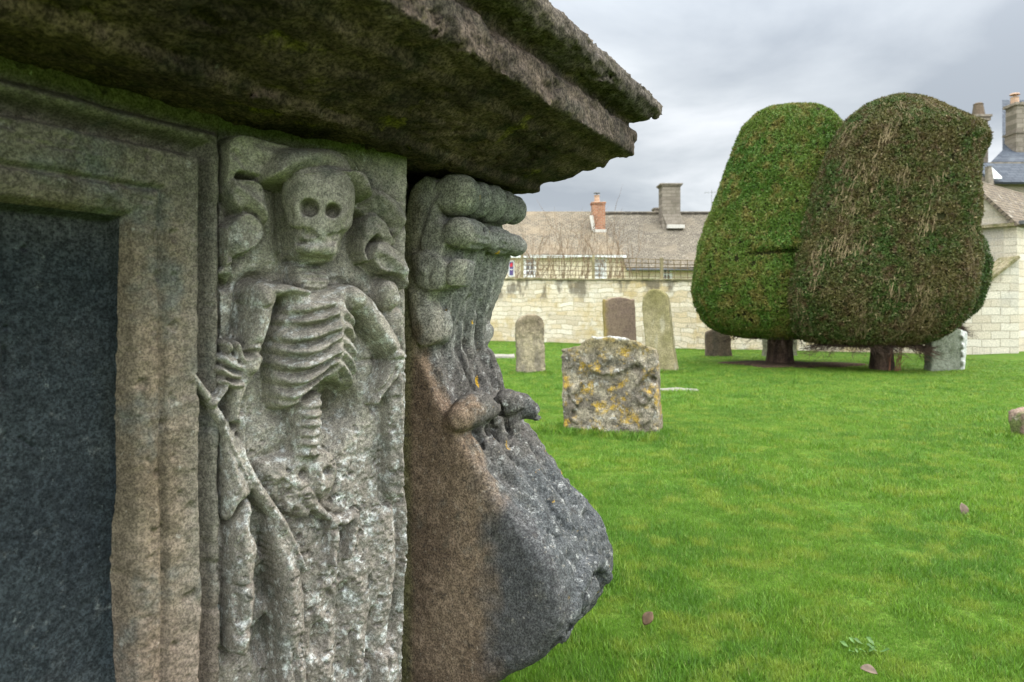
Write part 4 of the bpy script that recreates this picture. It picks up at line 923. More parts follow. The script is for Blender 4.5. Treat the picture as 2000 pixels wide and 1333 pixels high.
# trellis on top of the wall
M_trel = plain('trellis_wood', (.16, .115, .060), .8, .2, .35, 9); M_post = plain('post_wood', (.23, .19, .10), .8, .2, .3, 7)
nrm = Vector((-dAB.y, dAB.x, 0)) * .17
tr = thing('trellis', 'thin brown square lattice trellis standing on the long cream wall', 'trellis')
def tz(x): return float(np.interp(x, [1000, 1153, 1287, 1360], [501, 503, 508, 512]))
for x in (1013, 1153, 1287):
    p, z = onwall(x); p = p + nrm; mb = MB(); w2 = .075; mb.box(p.x-w2/2, p.x+w2/2, p.y-w2/2, p.y+w2/2, z, gz(tz(x)-4, p.y)); mb.build('post', M_post, tr, bevel=.006)
for xa, xb in ((1013, 1153), (1153, 1287), (1287, 1420)):
    mb = MB(); pa, za = onwall(xa); pb, zb = onwall(xb); pa = pa+nrm; pb = pb+nrm; ta, tb = gz(tz(xa), pa.y), gz(tz(xb), pb.y); L = (pb-pa).length; up = (0, 0, 1)
    for k in range(5):
        f = (k+.25)/4.2; j = random.uniform(-.012, .012); mb.obox((pa.x, pa.y, za+.06+(ta-za-.06)*f+j), (pb.x, pb.y, zb+.06+(tb-zb-.06)*f-j), up, .012, .018)
    nV = int(L/.17)
    for k in range(1, nV):
        f = k/nV + random.uniform(-.006, .006); p = pa.lerp(pb, f); z0_, z1_ = za+(zb-za)*f, ta+(tb-ta)*f
        mb.obox((p.x, p.y-.013, z0_+.03), (p.x+random.uniform(-.02, .02), p.y-.013, z1_+.02), (0, 1, 0), .018, .010)
    mb.build('lattice', M_trel, tr)

# =================================================================== COTTAGE BEHIND THE WALL
M_render = masonry('cottage_stone', [(.60, .50, .32), (.66, .57, .40), (.70, .62, .45)], (.64, .55, .40), .5, .2, .01, .05, [dict(s=1, lo=.5, hi=.7, c=(.58, .46, .27), o=.5)], bump=.2)
def rooftile(name, cols, stain, row=.13): return masonry(name, cols, (.045, .038, .03), .22, row, .012, .06, stain, bump=1.0, axes=(0, 1))
M_rl = rooftile('stone_tiles_tawny', [(.175, .142, .098), (.225, .185, .13), (.14, .115, .08)], [dict(s=.8, lo=.45, hi=.65, c=(.27, .205, .13), o=.5), dict(s=5, lo=.55, hi=.66, c=(.12, .09, .06), o=.7)])
M_rr = rooftile('stone_tiles_grey', [(.140, .118, .086), (.18, .152, .112), (.112, .094, .07)], [dict(s=.7, lo=.5, hi=.65, c=(.185, .15, .105), o=.6), dict(s=7, lo=.56, hi=.66, c=(.30, .26, .2), o=.5), dict(s=5, lo=.58, hi=.68, c=(.09, .075, .055), o=.6)])
M_white = plain('white_paint', (.78, .77, .73), .5, .3, .05); M_glass = plain('window_glass', (.05, .06, .07), .12, .6, .4, 3)
M_brick = masonry('red_brick', [(.32, .115, .06), (.40, .16, .085), (.26, .09, .05)], (.35, .28, .2), .215, .075, .012, .01, [dict(s=3, lo=.55, hi=.68, c=(.16, .10, .07), o=.6)])
M_chst = masonry('chimney_stone', [(.20, .165, .13), (.25, .21, .165), (.17, .14, .11)], (.14, .12, .09), .42, .16, .012, .02, [dict(s=2, lo=.52, hi=.68, c=(.13, .11, .08), o=.6)])
M_chdr = stone('chimney_dressing', (.24, .20, .155), [dict(k='n', s=5, lo=.45, hi=.65, c=(.14, .12, .09))], grain=.3, gscale=60)
M_pot = plain('clay_pot', (.42, .27, .18), .8, .2, .2, 10); M_flash = plain('mortar_flashing', (.50, .46, .40), .8, .2, .15); M_lead = plain('lead_grey', (.10, .10, .10), .6, .3, .2)
ct = thing('cottage', 'long low cream cottage with stone tiled roof and two chimneys behind the wall', 'house')
ye, yr, ze, zr = 30.0, 33.6, gz(515, 30.0), gz(418, 33.6)
def rz_(y): return ze + (zr-ze)*(y-ye)/(yr-ye)
def roof_piece(name, pts, lift, thick, mat, parent):
    """pts (x, y) on the roof plane; slab with its own local frame so that tile courses follow the slope"""
    sl_ = math.atan2(zr-ze, yr-ye); c, s_ = math.cos(sl_), math.sin(sl_); n = len(pts); o0 = Vector((0, ye, ze))
    loc = [(x, (y-ye)/c) for x, y in pts]; vs = [(x, v, lift) for x, v in loc] + [(x, v, lift-thick) for x, v in loc]
    mb = MB(); mb.add(vs, [tuple(range(n)), tuple(range(2*n-1, n-1, -1))] + [(i, n+i, n+(i+1) % n, (i+1) % n) for i in range(n)])
    o = mb.build(name, mat, parent); o.location = o0; o.rotation_euler = (sl_, 0, 0); return o
XL, XR = gx(640, 30), gx(1500, 30)
yl = 30.42
roof_piece('roof', [(gx(1221, 30), ye-.25), (XR+.2, ye-.25), (XR+.2, yr), (XL, yr), (XL, yl+.5), (gx(1221, 30), yl+.5)], 0, .12, M_rr, ct)
roof_piece('roof', [(XL-.2, yl), (gx(1224, yl), yl), (gx(1206, 31), 31.0), (gx(1186, 31.8), 31.8), (gx(1172, 32.7), 32.7), (gx(1165, yr), yr-.02), (XL-.2, yr-.02)], .13, .125, M_rl, ct)
mb = MB(); mb.tube([(XL-.2, yr, zr+.02), (XR+.2, yr, zr+.02)], .10, 8); mb.build('ridge_tiles', M_rr, ct)
mb = MB(); mb.box(XL, gx(1219, 30.6), 30.6, 36, 0, rz_(30.6)-.02); mb.box(gx(1219, 30.6), XR, 30.15, 36, 0, rz_(30.15)-.13); mb.build('wall', M_render, ct)
mb = MB(); mb.prism([(36.3, 2.6), (yr, zr-.14), (30.9, rz_(30.9)-.2), (30.9, 2.6)], 0, XL+.01, XL+.06); mb.build('gable', M_render, ct)
mb = MB(); mb.prism([(yr+.01, zr), (37.2, 2.7), (37.2, 2.58), (yr+.01, zr-.14)], 0, XL-.2, XR+.2); mb.build('roof', M_rr, ct)
mb = MB(); mb.box(XL-.2, gx(1223, yl), yl-.06, yl+.02, gz(502, yl)-.04, gz(498, yl)); mb.build('fascia', M_white, ct)
mb = MB(); mb.tube([(gx(1224, 29.7), 29.68, rz_(29.75)-.10), (XR, 29.68, rz_(29.75)-.10)], .05, 8); mb.build('gutter', M_lead, ct)
def window(x0, x1, y0, y1, D, parent, nx=2, ny=3, bar=.04, fr=.10, pane=None):
    X0, X1, Z0, Z1 = gx(x0, D), gx(x1, D), gz(y1, D), gz(y0, D); mb = MB(); f = D-.05
    for a in ((X0, X0+fr, Z0, Z1), (X1-fr, X1, Z0, Z1), (X0+fr, X1-fr, Z0, Z0+fr), (X0+fr, X1-fr, Z1-fr, Z1)): mb.box(a[0], a[1], f, D+.02, a[2], a[3])
    for i in range(1, nx): x = X0+(X1-X0)*i/nx; mb.box(x-bar/2, x+bar/2, f+.006, D+.01, Z0+fr, Z1-fr)
    for j in range(1, ny): z = Z0+(Z1-Z0)*j/ny; mb.box(X0+fr, X1-fr, f+.009, D+.012, z-bar/2, z+bar/2)
    w_ = mb.build('window', M_white, parent)
    mb = MB(); mb.box(X0+fr*.5, X1-fr*.5, D-.022, D-.005, Z0+fr*.5, Z1-fr*.5); mb.build('pane', pane or M_glass, w_); return w_
M_curt = plain('curtain_behind_glass', (.42, .42, .40), .3, .5, .5, 2.5)
window(1023, 1047, 503, 542, 30.6, ct, 2, 3); window(1158, 1184, 503, 545, 30.6, ct, 2, 4, pane=M_curt); window(1292, 1312, 521, 552, 30.15, ct, 2, 2)
pw = window(992, 1005, 509, 541, 30.6, ct, 1, 1)
M_pos = plain('poster_purple', (.045, .030, .16), .5, .4, .2); M_red = plain('poster_red', (.55, .03, .04), .5, .3, .1)
mb = MB(); mb.box(gx(995, 30.5), gx(1002.5, 30.5), 30.525, 30.54, gz(538, 30.5), gz(512, 30.5)); po = mb.build('poster', M_pos); tag(po, 'purple poster with red blotch and white line in the small cottage window', 'poster')
mb = MB(); mb.prism([(gx(996, 30.5)+.02*a, gz(517, 30.5)+.02*b) for a, b in ((0,-5),(4,-6),(7,-2),(5,1),(6,4),(2,3),(0,0))], 1, 30.512, 30.524); mb.build('red_blotch', M_red, po)
mb = MB(); mb.box(gx(995.6, 30.5), gx(1001.5, 30.5), 30.514, 30.524, gz(527.5, 30.5), gz(526, 30.5)); mb.build('white_line', M_white, po)
def chimney(parent, x0, x1, yt, yb, D, dep, mat, cap, cop=.06, flare=None):
    X0, X1 = gx(x0, D), gx(x1, D); Z0, Z1 = gz(yb, D), gz(yt, D); mb = MB(); mb.box(X0, X1, D, D+dep, Z0-.6, Z1)
    ch = mb.build('chimney', mat, parent)
    mb = MB(); mb.box(X0-cop*.5, X1+cop*.5, D-cop*.5, D+dep+cop*.5, Z1+.002, Z1+.06); mb.box(X0-cop, X1+cop, D-cop, D+dep+cop, Z1+.062, Z1+.13); mb.build('chimney_cap', cap, ch, bevel=.01)
    return ch, X0, X1, Z0, Z1
ch, X0, X1, Z0, Z1 = chimney(ct, 1157, 1182, 400, 443, 32.0, .55, M_brick, M_brick, .045)
mb = MB(); mb.lathe([(.13, 0), (.15, .03), (.13, .06), (.115, .30), (.14, .32), (.14, .35)], (.5*(X0+X1)-.05, 32.3, Z1+.13), 14); mb.build('chimney_pot', M_pot, ch)
mb = MB(); mb.lathe([(.02, .35), (.02, .45), (.17, .45), (.10, .50)], (.5*(X0+X1)-.05, 32.3, Z1+.13), 12); mb.build('cowl', M_lead, ch)
mb = MB(); mb.obox((X0-.05, 31.97, rz_(32.9)+.22), (X0+.06, 31.93, rz_(31.97)+.17), (0, -1, 0), .16, .05); mb.obox((X0+.03, 31.95, rz_(31.97)+.18), (X1+.05, 31.95, rz_(31.97)+.18), (0, 0, 1), .05, .15); mb.build('flashing', M_flash, ch)
ch, X0, X1, Z0, Z1 = chimney(ct, 1293, 1329, 364, 436, 32.4, .75, M_chst, M_chdr, .10)
mb = MB(); mb.add([(X0,32.4-.003,Z0+.45),(X1,32.4-.003,Z0+.45),(X1+.15,32.25,Z0-.25),(X0+.25,32.25,Z0-.25),(X0,33.1,Z0+.45),(X1,33.1,Z0+.45),(X1+.15,33.1,Z0-.25),(X0+.25,33.1,Z0-.25)], [(0,1,2,3),(4,7,6,5),(0,4,5,1),(1,5,6,2),(2,6,7,3),(3,7,4,0)]); mb.build('chimney_skirt', M_chst, ch)
mb = MB(); mb.box(X0+.2, X1+.15, 32.18, 32.9, Z0-.27, Z0-.10); mb.build('flashing', M_flash, ch)
mb = MB(); mb.box(gx(1279, 34), gx(1302, 34), 34, 34.6, 4.6, gz(409, 34)); mb.box(gx(1277, 34), gx(1304, 34), 33.97, 34.63, gz(409, 34)+.002, gz(406, 34)); mb.build('ridge_stack', M_chdr, ct)
M_wire = plain('aerial_metal', (.25, .25, .25), .4, .5)
ae = MB(); ax_, ay_ = gx(1390, 33), 33.0; ae.tube([(ax_, ay_, 4.6), (ax_, ay_, gz(372, 33))], .016, 6); ae.tube([(ax_-.35, ay_, gz(378, 33)), (ax_+.35, ay_, gz(374, 33))], .012, 5)
for k in range(6): f = -.3+.12*k; ae.tube([(ax_+f, ay_-.15, gz(376, 33)), (ax_+f, ay_+.15, gz(376, 33))], .008, 4)
tag(ae.build('television_aerial', M_wire), 'thin television aerial rising beside the smooth green yew above the roof', 'aerial')

# bare climbing shrub between wall and cottage
M_twig = plain('bare_twigs', (.17, .115, .07), .85, .1, .4, 6)
def branch(mb, p, d, l, r, depth, rg, spread=.5, up=.15):
    pts = [p]; n = 5; q = Vector(p); v = Vector(d)
    for i in range(n):
        v = (v + Vector((rg.uniform(-1, 1), rg.uniform(-1, 1), rg.uniform(-1, 1)))*.16 + Vector((0, 0, up*.2))).normalized(); q = q + v*(l/n); pts.append(q.copy())
        if depth and i >= 1 and rg.random() < .8:
            w_ = (v + Vector((rg.uniform(-1, 1), rg.uniform(-.6, .6), rg.uniform(-.5, .8)))*spread*1.4).normalized(); branch(mb, q.copy(), w_, l*rg.uniform(.4, .7), r*.6, depth-1, rg, spread, up)
    mb.tube(pts, [r*(1-.75*i/n) for i in range(n+1)], 4)
rg = random.Random(5); mb = MB()
sx = [(950, .8), (985, 1.0), (1020, 1.15), (1050, 1.25), (1085, 1.3), (1110, 1.3), (1140, 1.1), (1185, 1.2), (1205, .85)]
for x, k in sx:
    p, z = onwall(x); p = p + nrm*4
    for j in range(5):
        branch(mb, Vector((p.x+rg.uniform(-.25, .25), p.y+rg.uniform(-.2, .5), .6)), Vector((rg.uniform(-.35, .35), rg.uniform(-.1, .2), 1)).normalized(), (1.12+rg.uniform(0, .5))*k, .016, 2, rg)
o = mb.build('bare_shrub', M_twig); tag(o, 'tangle of leafless brown climbing stems above the wall in front of the cottage', 'shrub')

# =================================================================== HOUSE AT THE RIGHT
rh = thing('manor_house', 'pale stone house with steep tiled and slate roofs at the right edge', 'house')
M_pale = masonry('pale_ashlar', [(.47, .40, .30), (.54, .47, .36), (.58, .52, .42), (.49, .43, .33)], (.38, .33, .25), .40, .17, .012, .05, [dict(s=1.2, lo=.52, hi=.66, c=(.36, .33, .28), o=.55), dict(s=5, lo=.58, hi=.68, c=(.26, .22, .17), o=.5)])
M_gab = masonry('gable_stone_shaded', [(.41, .35, .27), (.46, .40, .31), (.37, .32, .25)], (.40, .36, .29), .5, .16, .010, .05, [dict(s=1.4, lo=.5, hi=.66, c=(.33, .31, .28), o=.5)])  # front wall's masonry darkened, the gable's shade put into its colour
M_slt = masonry('roof_slates', [(.058, .064, .074), (.080, .088, .100), (.042, .048, .06)], (.03, .035, .045), .28, .16, .01, .03, [dict(s=2, lo=.5, hi=.7, c=(.10, .11, .12), o=.5)], bump=.8, axes=(0, 1))
M_brt = rooftile('stone_tiles_brown', [(.14, .108, .076), (.185, .145, .10), (.115, .09, .066)], [dict(s=6, lo=.57, hi=.66, c=(.36, .33, .27), o=.6), dict(s=1, lo=.5, hi=.7, c=(.11, .085, .065), o=.6)], .11)
K = Vector((gx(1984, 15.0), 15.0, 0)); dG = Vector((-.6, .8, 0)); dF = Vector((.8, .6, 0)); hw = .94; ez, az_ = gz(437, 15.0), gz(352, 15.75)
rzF = math.atan2(dF.y, dF.x); rzG = math.atan2(-dG.y, -dG.x)
# gable wall: local x along -dG (left-back to the corner)
mb = MB(); mb.prism([(0, -.2), (2*hw, -.2), (2*hw, ez), (hw, az_), (0, ez)], 1, 0, .25); g = mb.build('gable', M_gab, rh); g.location = K + dG*2*hw; g.rotation_euler = (0, 0, rzG)
mb = MB(); mb.box(0, 6, 0, .25, -.2, ez-.02); f_ = mb.build('front_wall', M_pale, rh); f_.location = K + Vector((.012, -.02, 0)); f_.rotation_euler = (0, 0, rzF)
def slope(name, p, alongv, L, rise, run, outv, mat, parent, over=.12, thick=.07):
    """roof plane: eave starts at p and runs L along alongv; climbs rise over run towards outv"""
    a = Vector(alongv).normalized(); u = (Vector(outv).normalized()*run + Vector((0, 0, rise))); ul = u.length; u.normalize(); n = a.cross(u)
    M_ = Matrix((a, u, n)).transposed().to_4x4(); M_.translation = p
    mb = MB(); mb.box(0, L, -over, ul, -thick, 0); o = mb.build(name, mat, parent); o.matrix_local = M_; return o
slope('roof', K + Vector((0, 0, ez+.06)) - dF*.10, dF, 7, az_-ez, hw, dG, M_brt, rh)
bk = K + dG*2*hw + Vector((0, 0, ez+.06)); slope('roof', bk + dF*6.9, -dF, 7, az_-ez, hw, -dG, M_brt, rh)
mb = MB(); mb.obox(K + dG*2*hw + Vector((0, 0, ez-.02)) - dF*.04, K - dF*.04 + Vector((0, 0, ez-.02)), (0, 0, 1), .16, .07); mb.build('string_course', M_cope, rh)
mb = MB(); mb.obox(K + Vector((0, 0, ez+.02)) - dG*.10, K + dF*6 + Vector((0, 0, ez+.02)) - dG*.10, (0, 0, 1), .09, .07); mb.build('gutter', M_lead, rh)
# slate roofs of the main block behind
yb_ = 20.0
slope('roof', Vector((gx(1936, yb_), yb_, gz(352, yb_))), (1, 0, 0), 9, gz(318, 20.9)-gz(352, yb_), .9, (0, 1, 0), M_slt, rh)
mb = MB(); mb.box(gx(1928, yb_)+.05, gx(1936, yb_)+9, yb_+.3, yb_+5, 0, gz(352, yb_)+.02); mb.build('wall', M_gab, rh)
mb = MB(); mb.box(gx(1934, 20.85), gx(1936, yb_)+9, 20.86, 21.0, gz(320, 20.85), gz(317, 20.85)); mb.build('ridge_stone', M_chdr, rh)
mb = MB(); mb.prism([(gx(1933, 19.9), gz(325, 19.9)), (gx(1955, 19.9), gz(346, 19.9)), (gx(1955, 19.9), gz(350, 19.9)), (gx(1933, 19.9), gz(350, 19.9))], 1, 19.86, 19.96); mb.build('dormer_cheek', M_white, rh)
mb = MB(); mb.prism([(gx(1926, 19.8), gz(326, 19.8)), (gx(1932, 19.8), gz(326, 19.8)), (gx(1937, 19.8), gz(362, 19.8)), (gx(1926, 19.8), gz(362, 19.8))], 1, 19.7, 19.85); mb.build('kneeler', M_chdr, rh)
a_ = Vector((gx(1936, 22), 22, gz(316, 22))); b_ = Vector((gx(2010, 22), 22, gz(277, 22)))
mb = MB(); mb.add([a_, (a_.x+9, 22, a_.z), (a_.x+9, 26, a_.z+3.2), (b_.x+2.0, 26, a_.z+3.2), b_ + Vector((0, 1.2, 0)), (a_.x+9, 22, a_.z-1), (a_.x, 22, a_.z-1)], [(0, 1, 2, 3, 4), (0, 6, 5, 1)]); mb.build('roof', M_slt, rh)
def tallstack(x0, x1, yt, ym, yb, D, dep):
    X0, X1 = gx(x0, D), gx(x1, D); mb = MB(); mb.box(X0, X1, D, D+dep, gz(ym, D), gz(yt, D)); ch = mb.build('chimney', M_chst, rh)
    mb = MB(); mb.box(X0-.07, X1+.07, D-.07, D+dep+.07, gz(ym, D)-.05, gz(ym, D)-.002); mb.box(X0-.02, X1+.02, D-.02, D+dep+.02, gz(yb, D)-.8, gz(ym, D)-.052); mb.build('chimney_base', M_chst, ch)
    mb = MB(); mb.box(X0-.06, X1+.06, D-.06, D+dep+.06, gz(yt, D)+.002, gz(yt, D)+.10); mb.build('chimney_cap', M_chdr, ch, bevel=.01); return ch, X0, X1
ch, X0, X1 = tallstack(1985, 2030, 206, 258, 296, 23.0, .5)
mb = MB(); mb.lathe([(.13, .10), (.12, .30), (.135, .34), (.02, .34), (.02, .42), (.16, .42), (.13, .47)], (gx(1984, 23.2), 23.25, gz(206, 23)), 12); mb.build('chimney_pot', M_pot, ch)
ch, X0, X1 = tallstack(1914, 1930, 236, 330, 345, 24.0, .4)
mb = MB(); mb.box(gx(1903, 24), gx(1935, 24), 23.9, 24.45, gz(236, 24)+.12, gz(229, 24)+.08); mb.build('chimney_slab', M_chdr, ch, bevel=.01)
mb = MB(); mb.lathe([(.21, 0), (.15, .40), (.165, .42), (.12, .46)], (gx(1910, 24.2), 24.18, gz(229, 24)+.08), 10); mb.build('chimney_pot', M_gdark, ch)
mb = MB(); mb.tube([(gx(1893, 24), 24.2, gz(229, 24)), (gx(1893, 24), 24.2, gz(220, 24)), (gx(1897, 24), 24.2, gz(219, 24))], .05, 6); mb.build('chimney_vent', M_lead, ch)
# buttress wall with sloping coping
bw = thing('buttress_wall', 'pale stone wall with steep sloping tiled coping at the right, beside the shaggy yew', 'wall')
DB = 14.5
mb = MB(); mb.prism([(gx(1850, DB), -.2), (gx(1990, DB), -.2), (gx(1990, DB), gz(506, DB)), (gx(1984, DB), gz(507, DB)), (gx(1930, DB), gz(549, DB)), (gx(1850, DB), gz(612, DB))], 1, DB, DB+.45); mb.build('stone_face', M_pale, bw)
mb = MB(); mb.obox((gx(1850, DB), DB+.2, gz(611, DB)+.03), (gx(1986, DB), DB+.2, gz(505, DB)+.03), (0, 0, 1), .58, .07); mb.build('coping', M_cope, bw, bevel=.015)

# =================================================================== CLIPPED YEWS
M_y1 = leafmat('yew_needles_green', [(.066, .138, .016), (.115, .165, .024), (.180, .155, .036), (.16, .13, .04)], .9, .15, .28, .55)
M_y2 = leafmat('yew_needles_brown', [(.056, .096, .018), (.118, .096, .032), (.105, .068, .030), (.22, .17, .085)], 1.6, .15, .32, .6)
M_y3 = leafmat('yew_needles_dark', [(.035, .08, .014), (.05, .09, .016), (.07, .08, .02)], 1.0, .15, .4, .6)
M_core = plain('yew_dark_hull', (.030, .030, .012), .95, .05, .5, 8)
M_bark = stone('yew_bark', (.085, .055, .038), [dict(k='n', s=9, lo=.4, hi=.65, st=(1, 1, .15), c=(.045, .03, .022)), dict(k='n', s=14, lo=.55, hi=.7, st=(1, 1, .2), c=(.13, .085, .06))], grain=.35, gscale=60, bump=1, bdist=.03, bscale=14)
M_strip = plain('bare_yew_twigs', (.21, .155, .085), .85, .1, .45, 3)
def yew(label, D, rowsL, rowsR, kd, mat, ncards, seed, notch=None, strips=0, trunk=(0, .2), flat=2.3, fuzz=.03, brush=0, shift=(0, 0), limb=1.):
    """rowsL/rowsR: (row, left/right outline) in the photo at distance D"""
    rg = np.random.default_rng(seed)
    tr_x = gx(trunk[0], D); root = thing('yew_tree', label, 'tree', (tr_x, D, 0), 0, 'clipped yew trees')
    rl_ = np.array(rowsL, float); rr_ = np.array(rowsR, float); zt = max(rl_[0,0], 0); z_top = gz(min(rl_[0,0], rr_[0,0]), D); z_bot = gz(max(rl_[-1,0], rr_[-1,0]), D)
    rl_[:,1] += shift[0]; rr_[:,1] += shift[1]
    zl = np.array([gz(y, D) for y in rl_[:,0]])[::-1]; xl = (np.array([gx(x, D) for x in rl_[:,1]]) - tr_x)[::-1]
    zrr = np.array([gz(y, D) for y in rr_[:,0]])[::-1]; xr = (np.array([gx(x, D) for x in rr_[:,1]]) - tr_x)[::-1]
    def surf(z, a, sh=0.):
        L_, R_ = np.interp(z, zl, xl), np.interp(z, zrr, xr); cx_, hw_ = (L_+R_)/2, (R_-L_)/2
        ca, sa = np.cos(a), np.sin(a); rad = (np.abs(ca)**flat + np.abs(sa)**flat)**(-1/flat)
        k = np.ones_like(z)
        p = stack3(np.cos(a)*1.6, np.sin(a)*1.6, z); bump_ = .075*fbm(p, 1.1, 3, .5, seed) + .035*fbm(p, 4.5, 3, .5, seed+1)
        if notch:
            zn, a0, a1, dn = notch; wa = smooth(a, a0, a0+.35)*(1-smooth(a, a1-.35, a1)); zz = z - zn - .03*np.sin(3*a); bump_ = bump_ - dn*wa*np.exp(-(zz/.030)**2) + dn*.45*wa*np.exp(-((zz-.12)/.09)**2) - .3*dn*wa*np.exp(-((zz+.14)/.10)**2)
        hw2 = np.maximum(hw_ + bump_ + sh, .02)
        return np.stack([cx_ + hw2*ca*rad, hw2*kd*sa*rad, z + 0*a], -1)
    nz, na = 70, 96; zs = z_bot + (z_top-z_bot)*(1-np.cos(np.linspace(0, np.pi, nz)))/2
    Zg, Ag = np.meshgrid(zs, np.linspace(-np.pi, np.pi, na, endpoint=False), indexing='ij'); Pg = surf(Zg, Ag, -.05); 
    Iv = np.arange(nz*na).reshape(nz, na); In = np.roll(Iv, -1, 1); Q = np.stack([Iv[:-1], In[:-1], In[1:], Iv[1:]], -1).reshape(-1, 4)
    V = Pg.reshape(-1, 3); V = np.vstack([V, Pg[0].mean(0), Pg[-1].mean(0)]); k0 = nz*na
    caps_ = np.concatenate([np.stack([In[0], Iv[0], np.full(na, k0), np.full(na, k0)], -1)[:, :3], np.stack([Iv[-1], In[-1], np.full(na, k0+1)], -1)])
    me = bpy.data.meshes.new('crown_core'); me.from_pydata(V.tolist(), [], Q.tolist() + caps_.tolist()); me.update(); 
    # leaf-sized sprigs over the clipped surface and a little below it
    dens = np.linalg.norm(np.cross(np.roll(Pg, -1, 1)-Pg, np.gradient(Pg, axis=0)), axis=-1); pr = (dens/dens.sum()).ravel()
    fr_ = np.where(Pg[..., 1].ravel() < .35, 1., .35); pr = pr*fr_; pr /= pr.sum()
    pick = rg.choice(len(pr), ncards, p=pr); iz, ia = np.unravel_index(pick, dens.shape)
    dz = np.gradient(zs)[iz]; z = np.clip(zs[iz] + rg.uniform(-.5, .5, ncards)*dz, z_bot, z_top-.002); a = Ag[iz, ia] + rg.uniform(0, 1, ncards)*2*np.pi/na
    e_ = 1e-3; p0 = surf(z, a, rg.normal(-.012, fuzz*.6, ncards)); pa = surf(z, a+e_, 0) - surf(z, a, 0); pz = surf(np.minimum(z+e_, z_top), a, 0) - surf(np.minimum(z+e_, z_top)-e_, a, 0)
    nrm_ = np.cross(pa, pz); nrm_ /= np.linalg.norm(nrm_, axis=1, keepdims=True)+1e-12
    gap = fbm(p0 + tr_x, 7, 3, .6, seed+5); keep = gap > -.52; p0, nrm_ = p0[keep], nrm_[keep]; n = len(p0)
    d = nrm_*rg.uniform(.25, 1.0, (n, 1)) + rg.normal(0, .75, (n, 3)) + np.array([0, 0, .25]); d /= np.linalg.norm(d, axis=1, keepdims=True)
    sd = np.cross(d, nrm_ + rg.normal(0, .5, (n, 3))); sd /= np.linalg.norm(sd, axis=1, keepdims=True)+1e-9
    ln = rg.uniform(.022, .056, (n, 1)); wd = rg.uniform(.0055, .0115, (n, 1))
    b = p0 - d*ln*.4; Vc = np.stack([b - sd*wd*.4, b + sd*wd*.4, b + d*ln*.6 + sd*wd, b + d*ln + 0*sd, b + d*ln*.6 - sd*wd], 1).reshape(-1, 3)
    base = np.arange(n)[:, None]*5; Qc = np.concatenate([base + np.array([[0, 1, 2, 4]]), base + np.array([[4, 2, 3, 3]])]) if False else None
    T1 = np.concatenate([base+np.array([[0,1,2]]), base+np.array([[0,2,4]]), base+np.array([[4,2,3]])])
    crown = link('crown', mesh_np('crown', Vc, T1), mat, root, False)
    core = link('crown_hull', me, M_core, crown)  # closed dark hull just under the sprigs
    mb = MB(); tw = trunk[1]; hh = z_bot + .5
    n_ = 18; prof = [(tw*1.25, -.1), (tw*1.12, .06), (tw, .25), (tw*.96, hh*.7), (tw*1.05, hh)]
    vs = []
    for r_, zz in prof:
        for k in range(n_):
            g = 2*math.pi*k/n_; rr2 = r_*(1 + .10*math.sin(3*g+1) + .07*math.sin(5*g+2) + .05*math.sin(8*g+zz)); vs.append((rr2*math.cos(g), rr2*math.sin(g), zz))
    mb.add(vs, [(i*n_+k, i*n_+(k+1) % n_, (i+1)*n_+(k+1) % n_, (i+1)*n_+k) for i in range(len(prof)-1) for k in range(n_)])
    for k in range(5):
        g = 2*math.pi*k/5+.4; mb.tube([(0, 0, hh-.25), (.35*limb*math.cos(g), .35*limb*math.sin(g), hh+.1), (.9*limb*math.cos(g), .8*limb*math.sin(g), hh+.5)], [.10*limb, .07*limb, .03*limb], 7)
    mb.build('trunk', M_bark, root, True)
    if strips:
        n0 = strips; cs = 60; cz = rg.uniform(z_bot+.15, z_top-.35, cs); ca_ = rg.uniform(-2.9, -.15, cs)
        j = rg.integers(0, cs, n0); z = np.clip(cz[j] + rg.normal(0, .11, n0), z_bot+.02, z_top-.15); a = ca_[j] + rg.normal(0, .055, n0)
        p0 = surf(z, a, rg.uniform(-.015, .035, n0)); ln = rg.uniform(.04, .15, n0)
        p1 = surf(np.minimum(z+ln, z_top-.05), a + rg.normal(0, .015, n0), rg.uniform(-.01, .04, n0)); tdir = np.stack([-np.sin(a), np.cos(a), 0*a], -1)
        w_ = rg.uniform(.002, .0055, (n0, 1)); Vs = np.stack([p0 - tdir*w_, p0 + tdir*w_, p1 + tdir*w_*.5, p1 - tdir*w_*.5], 1).reshape(-1, 3)
        link('bare_twigs', mesh_np('bare_twigs', Vs, np.arange(n0*4).reshape(-1, 4)), M_strip, crown, False)
    rgp = random.Random(seed)
    mb = MB()
    for k in range(70 + brush):
        g = rgp.uniform(-math.pi, .3); q = surf(np.array([z_bot + .06]), np.array([g]), -.12)[0]
        branch(mb, Vector(q), Vector((math.cos(g)*.8, math.sin(g)*.6, -.45)).normalized(), rgp.uniform(.12, .34), .006, 1, rgp, .7, .1)
    mb.build('low_twigs', M_bark, crown)
    return root, surf, z_bot, z_top
y1L = [(206,1545),(208,1520),(212,1497),(224,1472),(245,1450),(280,1437),(320,1421),(370,1402),(430,1381),(480,1365),(530,1355),(570,1353),(600,1358),(625,1371),(642,1390),(652,1412),(660,1450)]
y1R = [(206,1548),(208,1575),(213,1600),(228,1621),(250,1638),(290,1655),(340,1672),(400,1690),(460,1706),(520,1714),(570,1716),(600,1712),(625,1702),(642,1686),(652,1664),(660,1630)]
yew('smooth rounded green clipped yew with a horizontal fold low on its side', 11.9, y1L, y1R, .74, M_y1, 165000, 3, notch=(gz(503, 11.9), -2.35, -.6, .16), trunk=(1524, .19), flat=2.25, fuzz=.014, shift=(4, 0))
y2L = [(183,1795),(186,1765),(193,1735),(206,1705),(230,1676),(262,1652),(320,1628),(380,1608),(440,1588),(500,1570),(545,1557),(580,1554),(620,1562),(650,1577),(668,1597),(676,1640)]
